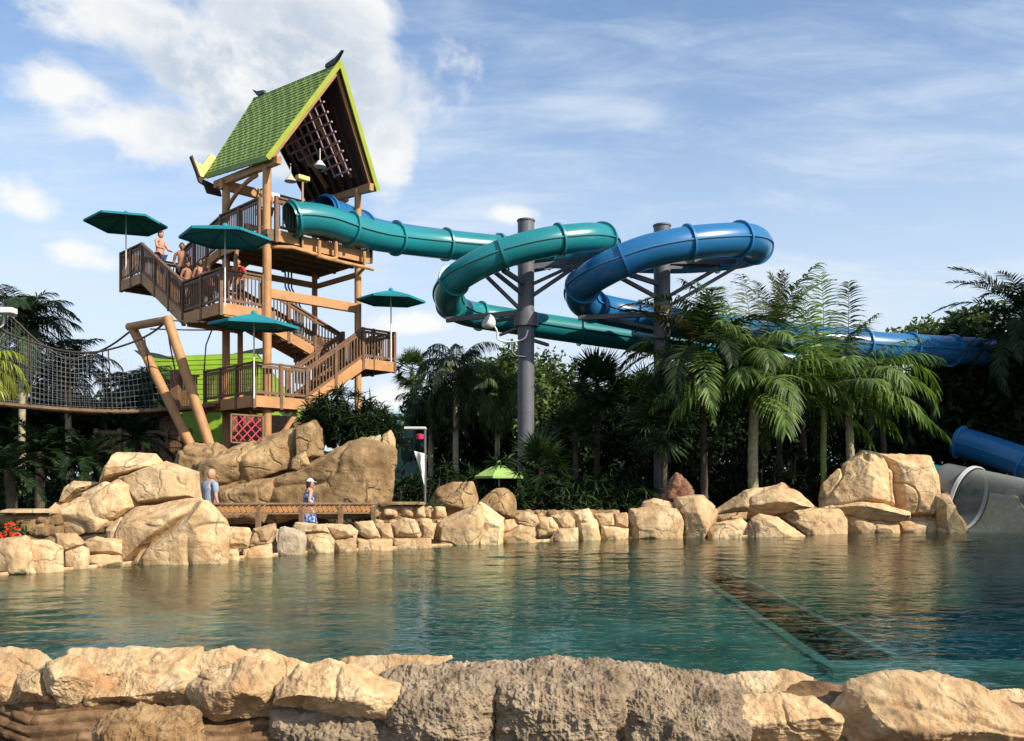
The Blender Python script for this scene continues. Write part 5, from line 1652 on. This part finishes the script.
feather_palm('yellow green palm with drooping fronds at the left edge', G0(-22, 20), W(-22, 372, 20), 65, n=12, L=1.4, elev=(-.2, 1.2), droop=(1.5, 2.3), nl=40, ll=.45, lw=.016, hang=1.6, mat='leafyellow', shaft=False, r=(.1, .08), fronds=[(.2, .4, 2.2, 1.3), (-.2, .2, 2.1, 1.2), (.0, .7, 2.3, 1.2)])
for i, (px, py, Y, rx, rz, mt, lab) in enumerate([
        (20, 440, 38, 3.4, 2.4, 'leafshaded', 'dark tree below the rope bridge at the left edge'),
        (95, 440, 38, 3.2, 2.2, 'leafshaded', 'dark tree below the middle of the rope bridge'),
        (160, 430, 40, 2.2, 2., 'leafshaded', 'dark tree beneath the leaning bridge poles')]):
    broadleaf(lab, G0(px, Y), W(px, py, Y), (rx, 1.8, rz), 70 + i, clumps=50, per=190, size=.25, mat=mt, group='dark trees under the rope bridge')
CG = 'low dark cycads under the bridge'
for i, (px, py, Y, lab) in enumerate([(40, 452, 25.5, 'low cycad with spreading fronds under the bridge, nearest the left edge'), (85, 462, 26, 'low cycad left of the big rock pile'), (8, 470, 24, 'low cycad behind the stone wall with the pale cap'), (135, 440, 27.5, 'low cycad under the leaning bridge poles')]):
    feather_palm(lab, G0(px, Y), W(px, py, Y), 80 + i, n=26, L=1.5, elev=(-.5, 1.3), droop=(.7, 1.4), nl=40, ll=.28, lw=.016, hang=.4, mat='leafshaded', group=CG, shaft=False, r=(.14, .12), name='cycad', cat='cycad', tmat='bark')
# bush on the cliff
for i, (px, py, Y, h, w, lab) in enumerate([(344, 446, 25.2, 1.9, 2.2, 'big dark green bush of narrow leaves on the cliff beside the tower'), (372, 450, 24.8, 1.4, 1.5, 'smaller dark bush at the right end of the cliff'), (322, 440, 25.6, 1.3, 1.2, 'dark bush tucked between the upright cliff block and the deck')]):
    shrub(lab, W(px, py, Y), h, w, 90 + i, n=3000, L=.42, mat='leafpalmdark', lw=.026, group='bushes on the cliff', stems=40)
for i, (px, Y, h) in enumerate([(398, 26.5, 2.), (412, 28, 2.6)]):
    shrub(('dark leafy plant at the right end of the cliff behind the pennant', 'taller dark leafy plant below the teal building')[i], G0(px, Y), h, 1.5, 95 + i, n=700, L=.5, mat='leafshaded', lw=.035, group='plants right of the cliff', stems=16)
# dark hedge behind the bank
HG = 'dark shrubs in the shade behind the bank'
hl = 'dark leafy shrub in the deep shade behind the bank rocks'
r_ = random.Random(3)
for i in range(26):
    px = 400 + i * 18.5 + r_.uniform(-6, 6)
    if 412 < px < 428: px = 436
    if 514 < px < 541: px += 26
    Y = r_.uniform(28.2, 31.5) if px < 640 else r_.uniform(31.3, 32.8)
    shrub(hl, G0(px, Y), r_.uniform(1.9, 3.) + (.7 if px > 640 else 0), r_.uniform(1.7, 2.3), 120 + i, n=900, L=.55, lw=.04, mat='leafshaded' if i % 3 else 'leafpalmdark', group=HG, stems=16)
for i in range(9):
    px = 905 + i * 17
    shrub('dark leafy shrub under the low blue slide tubes at the right', G0(px, 35 + (i % 3)), r_.uniform(2., 3.), 2.2, 160 + i, n=520, L=.5, lw=.035, mat='leafshaded', group='dark shrubs at the right', stems=16)
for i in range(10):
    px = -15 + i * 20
    shrub('dark leafy shrub in the shade under the rope bridge', G0(px, 28.5 + (i % 3)), r_.uniform(1.5, 2.4), 2.2, 180 + i, n=800, L=.55, lw=.038, mat='leafshaded', group='dark shrubs under the rope bridge', stems=14)
shrub('fern like shrub at the foot of the right grey pillar behind the rock pinnacle', G0(660, 29.4), 1.9, 1.9, 200, n=900, L=.5, lw=.026, mat='leafpalmdark', stems=16)
shrub('grassy green tuft beside the planter wall', G0(386, 24.2) + AZ * .1, 1.3, .6, 201, n=260, L=.6, lw=.014, mat='leafmid', stems=8, droop=.5)
shrub('dark purple leaved plant right of the cliff', G0(391, 24.6), 1.2, .6, 202, n=200, L=.35, lw=.03, mat='leafpurple', stems=8)
shrub('small leafy plant on the planter at the foot of the lamp post', G0(428, 24.0) + AZ * .5, .7, .9, 203, n=160, L=.3, lw=.03, mat='leafmid', stems=8)
shrub('dark green plant behind the railing between the woman and the planter', G0(345, 22.6), .75, 1.1, 204, n=240, L=.3, lw=.03, mat='leafshaded', stems=10)
# red flowers
fr = shrub('green leafed flower bed plant with red blossoms at the left edge', G0(5, 16.2) + AZ * .1, .8, .9, 205, n=400, L=.25, lw=.03, mat='leafmid', cat='flowers', name='flower_bush', stems=12)
rg = np.random.default_rng(5)
for px, py in ((12, 523.5), (17, 528), (8, 531), (12, 535), (4, 537), (18, 535.5), (-1, 534), (1, 539), (14, 538.5), (7, 526.5)):
    c = W(px, py, 15.75); nn = 14
    d = unit(rg.normal(size=(nn, 3)) + np.array([.2, -.5, .5])); sid = unit(np.cross(d, rg.normal(size=(nn, 3))))
    V, Fc = blades(c + d * .01, d, sid, None, np.full(nn, .055), np.full(nn, .026), np.full(nn, .4), 3)
    link('blossom', npmesh('blossom', V - rootloc(fr), Fc), M['flower'], fr)

# ------------------------------------------------------------------ people
def skin_body(joints, edges, level=2):
    me = bpy.data.meshes.new('tmp')
    names = list(joints)
    me.from_pydata([joints[n][0] for n in names], [], []) if False else None
    me.from_pydata([tuple(joints[n][0]) for n in names], [(names.index(a), names.index(b)) for a, b in edges], [])
    o = bpy.data.objects.new('tmp', me); COL.objects.link(o)
    md = o.modifiers.new('s', 'SKIN'); md.use_smooth_shade = True
    for i, n in enumerate(names):
        sv = me.skin_vertices[0].data[i]
        rr = joints[n][1]
        sv.radius = (rr, rr) if np.isscalar(rr) else rr
        sv.use_root = (i == 0)
    sb = o.modifiers.new('d', 'SUBSURF'); sb.levels = level; sb.render_levels = level
    dg = bpy.context.evaluated_depsgraph_get(); dg.update()
    res = bpy.data.meshes.new_from_object(o.evaluated_get(dg))
    bpy.data.objects.remove(o); bpy.data.meshes.remove(me)
    res.polygons.foreach_set('use_smooth', np.full(len(res.polygons), True))
    return res


def person(label, loc, face, height=1.72, skin='skin', top=None, bottom='navy', hair='hair', arms='down', female=False, cap=False, skirt=False, sit=False, stride=.0, lean=0., group=None, detail=False):
    """faces +x before turning; face is the heading in degrees"""
    s = height / 1.74
    root = empty('person', loc, label, 'person', group)
    root.rotation_euler = (0, 0, R(face))
    sw = .165 if female else .19
    hipw = .1
    J = {'pelvis': ((0, 0, .95), .135), 'waist': ((.0 + lean * .3, 0, 1.1), .115 if female else .13), 'chest': ((lean * .7, 0, 1.3), .135 if female else .155),
         'neck0': ((lean, 0, 1.45), .07), 'neck1': ((lean + .01, 0, 1.53), .052)}
    E_ = [('pelvis', 'waist'), ('waist', 'chest'), ('chest', 'neck0'), ('neck0', 'neck1')]
    hands = []
    for sg, nm in ((1, 'l'), (-1, 'r')):
        sh = np.array([lean, sg * sw, 1.40])
        if arms == 'down': el, wr = sh + [-.04, sg * .07, -.28], sh + [.04, sg * .08, -.53]
        elif arms == 'bent': el, wr = sh + [-.08, sg * .06, -.26], sh + [.14, sg * .03, -.36]
        elif arms == 'rail': el, wr = sh + [.12, sg * .08, -.24], sh + [.3, sg * .02, -.3]
        else: el, wr = sh + [-.02, sg * .12, -.26], sh + [.1, sg * .0, -.46]
        J['sh' + nm] = (sh, .06); J['el' + nm] = (el, .042); J['wr' + nm] = (wr, .03)
        hd = wr + unit(wr - el) * .08
        J['hd' + nm] = (hd, .034)
        hands.append((wr, hd, sg))
        E_ += [('neck0', 'sh' + nm), ('sh' + nm, 'el' + nm), ('el' + nm, 'wr' + nm), ('wr' + nm, 'hd' + nm)]
        if sit:
            hp, kn, an, to = (.02, sg * hipw, .92), (.4, sg * .12, .94), (.42, sg * .12, .5), (.56, sg * .13, .46)
        else:
            st = stride * sg
            hp, kn, an, to = (0, sg * hipw, .88), (st * .5 + .03, sg * .1, .49), (st - .02 * abs(sg) - (.05 if st < 0 else 0), sg * .1, .09), (st + .13, sg * .115, .035)
        J['hp' + nm] = (hp, .098); J['kn' + nm] = (kn, .062); J['an' + nm] = (an, .042); J['to' + nm] = (to, .034)
        E_ += [('pelvis', 'hp' + nm), ('hp' + nm, 'kn' + nm), ('kn' + nm, 'an' + nm), ('an' + nm, 'to' + nm)]
    me = skin_body(J, E_, 2)
    bm = bmesh.new(); bm.from_mesh(me)
    # head with a face, joined into the body
    d, fc = ico(4)
    hc = np.array([lean + .035, 0, 1.63])
    P = d * np.array([.098, .077, .118])
    x, y, z = d[:, 0], d[:, 1], d[:, 2]
    P[:, 0] += .028 * np.exp(-(y / .16) ** 2 - ((z + .12) / .16) ** 2) * (x > 0)          # nose
    P[:, 0] += .012 * np.exp(-(y / .3) ** 2 - ((z + .85) / .2) ** 2) * (x > 0)            # chin
    P[:, 0] -= .010 * (np.exp(-((np.abs(y) - .38) / .14) ** 2 - ((z - .08) / .1) ** 2)) * (x > 0)   # eye sockets
    P[:, 0] += .006 * np.exp(-(y / .3) ** 2 - ((z + .5) / .06) ** 2) * (x > 0)            # lips
    P[:, 1] += np.sign(y) * .016 * np.exp(-((x + .05) / .14) ** 2 - ((z + .02) / .25) ** 2) * (np.abs(y) > .8)  # ears
    P[:, 1] *= 1 - .18 * np.clip(-z, 0, 1)
    b0 = [bm.verts.new(tuple(p + hc)) for p in P]
    for f in fc: bm.faces.new([b0[i] for i in f]).smooth = True
    if detail:
        for wr, hd, sg in hands:          # fingers and thumb
            ax = unit(hd - wr); sd = unit(np.cross(ax, [0, 1, 0.2])); cu = np.cross(ax, sd)
            for k, L_ in enumerate((.065, .075, .072, .058)):
                o = hd + sd * (k - 1.5) * .017 + ax * .01
                mm = MB(); mm.tube([o, o + ax * L_ * .5 + cu * .006 * sg, o + ax * L_ * .9 + cu * .025 * sg], [.0085, .008, .006], 6)
                vv = [bm.verts.new(tuple(p)) for p in mm.v]
                for f in mm.f:
                    bm.faces.new([vv[i] for i in f])
            o = wr + ax * .04 - sd * .025
            mm = MB(); mm.tube([o, o - sd * .025 + ax * .03, o - sd * .03 + ax * .06], [.011, .009, .007], 6)
            vv = [bm.verts.new(tuple(p)) for p in mm.v]
            for f in mm.f: bm.faces.new([vv[i] for i in f])
    bm.to_mesh(me); bm.free()

    def put(name, me_, mat):
        o = link(name, me_, M[mat], root); o.scale = (s, s, s); return o
    put('body', me, skin)
    sub = lambda names, grow: {n: (J[n][0], (J[n][1] + grow)) for n in names}
    if top:
        K = sub(['waist', 'chest', 'neck0', 'shl', 'shr'], .03)
        K['pel'] = ((0, 0, .9), .15); K['neck0'] = ((lean, 0, 1.44), .075)
        ed = [('waist', 'chest'), ('chest', 'neck0'), ('neck0', 'shl'), ('neck0', 'shr'), ('waist', 'pel')]
        if not (female and skirt):
            for nm in 'lr':
                a, b = np.array(J['sh' + nm][0]), np.array(J['el' + nm][0])
                K['sl' + nm] = (a + (b - a) * .75, .062); ed.append(('sh' + nm, 'sl' + nm)); K['sh' + nm] = (J['sh' + nm][0], .085)
        else:
            K['shl'] = ((lean, .1, 1.41), .05); K['shr'] = ((lean, -.1, 1.41), .05)
        put('shirt' if not female else 'top', skin_body(K, ed, 2), top)
    elif female:
        K = {'a': ((lean * .6 + .03, .07, 1.29), .09), 'b': ((lean * .6 + .03, -.07, 1.29), .09)}
        put('bikini_top', skin_body(K, [('a', 'b')], 2), bottom)
    if skirt:
        mm = MB(); n = 32
        for i, (zk, r_) in enumerate(((1.06, .145), (.95, .175), (.75, .22), (.5, .265), (.3, .3))):
            for k in range(n):
                a = 2 * math.pi * k / n
                rr = r_ * (1 + .05 * math.sin(a * 7 + i) * i / 4)
                mm.v.append(np.array([rr * .85 * math.cos(a), rr * math.sin(a), zk]))
        for i in range(4):
            for k in range(n): mm.f.append((i * n + k, i * n + (k + 1) % n, (i + 1) * n + (k + 1) % n, (i + 1) * n + k))
        me_ = bpy.data.meshes.new('skirt'); me_.from_pydata([tuple(v) for v in mm.v], [], mm.f)
        me_.polygons.foreach_set('use_smooth', np.full(len(me_.polygons), True))
        put('skirt', me_, 'print')
    else:
        K = {'pelvis': ((0, 0, .93), .155)}
        ed = []
        for nm in 'lr':
            a, b = np.array(J['hp' + nm][0]), np.array(J['kn' + nm][0])
            K['hp' + nm] = (a, .118); K['th' + nm] = (a + (b - a) * (.3 if female else .8), .105 if female else .095)
            ed += [('pelvis', 'hp' + nm), ('hp' + nm, 'th' + nm)]
        put('bikini_bottom' if female else 'shorts', skin_body(K, ed, 2), bottom)
    if hair:
        sel = (z > .12 - .6 * np.clip(-x, -.25, 1) * 1.2) & (x < .8)
        long_ = P.copy() * np.where(z > .1, 1.16, 1.1)[:, None]
        if female: long_[:, 2] -= .10 * np.clip(-x, 0, 1) * (z < .1); sel = sel | ((x < -.15) & (z > -.95))
        keep = [f for f in fc if sel[f].all()]
        if not cap or female:
            me_ = npmesh('hair', long_ + hc, np.array(keep), True); put('hair', me_, hair)
    if detail or True:
        em = MB()
        for sg in (1, -1):
            c_ = hc + np.array([.088, sg * .03, .012])
            em.tube([c_ - [.006, 0, 0], c_ + [.004, 0, 0], c_ + [.007, 0, 0]], [.012, .011, .004], 8)
        em.tube([hc + [.088, -.022, -.062], hc + [.096, 0, -.06], hc + [.088, .022, -.062]], [.004, .006, .004], 6)
        me_ = bpy.data.meshes.new('eyes'); me_.from_pydata([tuple(v) for v in em.v], [], em.f)
        put('eyes_and_mouth', me_, 'redrock' if not hair else 'hair')
    if cap:
        keep = np.array([f for f in fc if (z[f] > .28).all()])
        me_ = npmesh('cap', P * 1.16 + hc + [0, 0, .004], keep, True)
        o = put('cap', me_, 'white')
        mm = MB()
        ang = np.linspace(-1.0, 1.0, 12)
        vs = [hc + [.098 * math.cos(t), .085 * math.sin(t), .045] for t in ang] + [hc + [.098 * math.cos(t) + .085 * math.cos(t * .7), .085 * math.sin(t), .03] for t in ang]
        mm.prism
        mm.add(vs, [(i, i + 1, 12 + i + 1, 12 + i) for i in range(11)])
        me_ = bpy.data.meshes.new('brim'); me_.from_pydata([tuple(v) for v in mm.v], [], mm.f)
        b_ = link('brim', me_, M['white'], o)
        sm = b_.modifiers.new('t', 'SOLIDIFY'); sm.thickness = .008
    return root


zp = .066
person('bald man in a grey blue t-shirt walking behind the big rock pile', W(210, 487, 20.9) * [1, 1, 0] + [0, 0, zp], 55, 1.86, 'skin', 'greyshirt', 'khaki', None, 'down', stride=.22, detail=True)
person('woman in a white cap, blue top and printed skirt walking past the railing', W(309, 487, 22.4) * [1, 1, 0] + [0, 0, zp], 32, 1.63, 'skin', 'print', 'navy', 'hair', 'bent', female=True, cap=True, skirt=True, stride=.2, detail=True)
GP = 'people queuing on the tower stairs'


def on_stair(px, u):
    k = (px - 512) / F
    p0 = T(u, 0, 0)
    v = (k * p0[1] - p0[0]) / (-S2 - k * S2)
    z = np.interp(v, [2.45, 5.6], [MZ, TZ])
    return T(u, v, z)


person('fair skinned bare chested man highest on the stairs, under the leftmost parasol', on_stair(160, -1.2), -20, 1.74, 'skin', None, 'navy', 'hair', 'rail', group=GP)
person('tanned bare chested man with cropped hair, second from the top of the stairs', on_stair(182, -.9), -70, 1.78, 'skin2', None, 'black', 'hair', 'bent', group=GP)
person('dark haired girl in front of the cropped haired man on the stairs', on_stair(187, -1.15), -30, 1.5, 'skin2', None, 'black', 'hair', 'bent', female=True, group=GP)
person('long haired woman with raised forearm in the middle of the queue on the stairs', on_stair(200, -.75), -50, 1.66, 'skin2', None, 'black', 'hair', 'bent', female=True, group=GP)
person('dark haired woman leaning on the stair rail under the parasol', on_stair(212, -.7), -120, 1.64, 'skin2', None, 'navy', 'hair', 'rail', female=True, lean=.14, group=GP)
person('brown skinned person lowest in the queue, bent over the stair rail', on_stair(206, -1.1), -60, 1.45, 'skin3', None, 'black', 'hair', 'rail', lean=.18, group=GP)
person('person in red standing on the middle deck behind the rail', T(-.55, .75, MZ), -100, 1.6, 'skin', 'red', 'navy', 'hair', 'down', group=None)
person('person in a white shirt on the upper deck behind the rail', T(.6, 1.3, UZ), -110, 1.72, 'skin', 'white', 'navy', 'hair', 'bent')
person('person in red on the upper deck behind the rail, near the corner post', T(.35, .6, UZ), -140, 1.6, 'skin2', 'red', 'black', 'hair', 'bent')
person('dark haired person crouching low on the right hand landing', T(4.25, .4, 5.72 - .42), -60, 1.6, 'skin2', None, 'black', 'hair', 'bent', sit=True)

# ------------------------------------------------------------------ sky, sun, camera
SUN = unit(np.array([.70, -.48, .60]))
el = math.asin(SUN[2]); rot = math.atan2(SUN[0], SUN[1])
w = bpy.data.worlds.new('World'); scn.world = w; w.use_nodes = True
nt = w.node_tree
for n in list(nt.nodes): nt.nodes.remove(n)
out = nt.nodes.new('ShaderNodeOutputWorld')
bg = nt.nodes.new('ShaderNodeBackground'); bg.inputs[1].default_value = .13
sky = nt.nodes.new('ShaderNodeTexSky'); sky.sky_type = 'NISHITA'; sky.sun_disc = False
sky.sun_elevation = el; sky.sun_rotation = rot; sky.air_density = 1.; sky.dust_density = .6; sky.ozone_density = 2.2
tc = nt.nodes.new('ShaderNodeTexCoord')
L = nt.links.new
def math_(op, a, b=None, c=None):
    n = nt.nodes.new('ShaderNodeMath'); n.operation = op
    for i, x in enumerate((a, b, c)):
        if x is None: continue
        if isinstance(x, (int, float)): n.inputs[i].default_value = x
        else: L(x, n.inputs[i])
    return n.outputs[0]
sep = nt.nodes.new('ShaderNodeSeparateXYZ'); L(tc.outputs['Generated'], sep.inputs[0])
zc = math_('ADD', math_('MAXIMUM', sep.outputs[2], 0.), .22)
cx = math_('DIVIDE', sep.outputs[0], zc); cy = math_('DIVIDE', sep.outputs[1], zc)
cmb = nt.nodes.new('ShaderNodeCombineXYZ'); L(cx, cmb.inputs[0]); L(cy, cmb.inputs[1])
def noise(scale, detail, rough, dist, vec, sc=(1, 1, 1), loc=(0, 0, 0), rz=0):
    mp = nt.nodes.new('ShaderNodeMapping'); mp.inputs['Scale'].default_value = sc; mp.inputs['Location'].default_value = loc; mp.inputs['Rotation'].default_value = (0, 0, rz)
    L(vec, mp.inputs[0])
    n = nt.nodes.new('ShaderNodeTexNoise'); n.inputs['Scale'].default_value = scale; n.inputs['Detail'].default_value = detail
    n.inputs['Roughness'].default_value = rough; n.inputs['Distortion'].default_value = dist
    L(mp.outputs[0], n.inputs['Vector']); return n.outputs['Fac']
def sstep(x, a, b):
    n = nt.nodes.new('ShaderNodeMapRange'); n.interpolation_type = 'SMOOTHSTEP'
    n.inputs[1].default_value = a; n.inputs[2].default_value = b; L(x, n.inputs[0]); return n.outputs[0]
def blob(px, py, rx, ry):                 # a cumulus patch round one direction of the sky
    d = np.array([(px - 512) / F, 1., (YH - py) / F]); d /= np.linalg.norm(d)
    ex_ = unit(np.cross(d, AZ)); ey_ = np.cross(ex_, d)
    acc = []
    for ax, r_ in ((ex_, rx / F), (ey_, ry / F)):
        n = nt.nodes.new('ShaderNodeVectorMath'); n.operation = 'DOT_PRODUCT'
        L(tc.outputs['Generated'], n.inputs[0]); n.inputs[1].default_value = tuple(ax)
        acc.append(math_('POWER', math_('DIVIDE', n.outputs['Value'], r_), 2.))
    n = nt.nodes.new('ShaderNodeVectorMath'); n.operation = 'DOT_PRODUCT'
    L(tc.outputs['Generated'], n.inputs[0]); n.inputs[1].default_value = tuple(d)
    dist = math_('SQRT', math_('ADD', acc[0], acc[1]))
    return math_('MULTIPLY', math_('SUBTRACT', 1., dist), sstep(n.outputs['Value'], 0., .3))
blobs = [(250, 60, 165, 110), (70, 85, 70, 34), (150, 130, 120, 40), (150, 20, 140, 50), (350, 70, 60, 70), (385, 150, 34, 48), (25, 205, 60, 36), (75, 250, 60, 22), (340, 10, 70, 45), (395, 395, 40, 25), (270, 150, 70, 40), (420, 325, 50, 14), (505, 215, 40, 14)]
dens = None
for b_ in blobs:
    v_ = blob(*b_)
    dens = v_ if dens is None else math_('MAXIMUM', dens, v_)
n1 = noise(5.5, 8., .58, .3, tc.outputs['Generated'], (1, 1, 1.5))
n1b = noise(17, 6., .6, .2, tc.outputs['Generated'], (1, 1, 1.3))
edge = math_('ADD', math_('ADD', math_('MULTIPLY', dens, 1.), math_('MULTIPLY', math_('SUBTRACT', n1, .5), 2.6)), math_('MULTIPLY', math_('SUBTRACT', n1b, .5), .9))
cum = sstep(edge, .04, .62)
core = sstep(edge, .42, 1.05)
n2 = noise(1.3, 9., .6, .8, cmb.outputs[0], (1., 2.2, 1), (3, 1, 0), R(-24))
n3 = noise(3.4, 7., .65, .5, cmb.outputs[0], (1., 2.6, 1), (1, 7, 0), R(-30))
cir = math_('MULTIPLY', sstep(math_('ADD', n2, math_('MULTIPLY', math_('SUBTRACT', n3, .5), .6)), .38, .85), .65)
low = math_('SUBTRACT', 1., sstep(sep.outputs[2], .05, .5))
veil = math_('MINIMUM', math_('ADD', math_('ADD', cir, math_('MULTIPLY', math_('POWER', low, 1.15), .85)), .02), .95)
def mix(f, a, b):
    n = nt.nodes.new('ShaderNodeMix'); n.data_type = 'RGBA'
    L(f, n.inputs[0])
    for s_, x in ((n.inputs[6], a), (n.inputs[7], b)):
        if isinstance(x, tuple): s_.default_value = (*x, 1)
        else: L(x, s_)
    return n.outputs[2]
CLOUD = 4.9
c1 = mix(veil, sky.outputs[0], (CLOUD * .74, CLOUD * .84, CLOUD * .96))
big = blob(250, 80, 190, 130)
core = math_('MULTIPLY', sstep(math_('ADD', big, math_('MULTIPLY', math_('SUBTRACT', n1, .5), 1.6)), .1, .75), sstep(n1b, .3, .6))
cc_ = mix(core, (CLOUD * 1.0, CLOUD * 1.0, CLOUD * .98), (CLOUD * .58, CLOUD * .66, CLOUD * .76))
c2 = mix(math_('MULTIPLY', cum, .93), c1, cc_)
L(c2, bg.inputs[0]); L(bg.outputs[0], out.inputs[0])

sl = bpy.data.lights.new('sun', 'SUN'); sl.energy = 4.2; sl.angle = R(.53); sl.color = (1., .9, .74)
so = bpy.data.objects.new('sun', sl); COL.objects.link(so)
so.rotation_euler = Vector(tuple(-SUN)).to_track_quat('-Z', 'Y').to_euler()

cam = bpy.data.cameras.new('camera'); co = bpy.data.objects.new('camera', cam); COL.objects.link(co)
co.location = (0, 0, H); co.rotation_euler = (R(90), 0, 0)
cam.sensor_width = 36; cam.lens = F / 1024 * 36
cam.shift_y = (YH - 370.5) / 1024
cam.clip_start = .05; cam.clip_end = 3000
scn.camera = co
vs = scn.view_settings
vs.view_transform = 'Standard'; vs.look = 'None'; vs.exposure = .65; vs.gamma = 1; vs.use_curve_mapping = False
scn.render.film_transparent = False
try:
    scn.cycles.max_bounces = 8; scn.cycles.transparent_max_bounces = 16; scn.cycles.caustics_reflective = False; scn.cycles.caustics_refractive = False
    scn.cycles.use_denoising = True
except Exception: pass
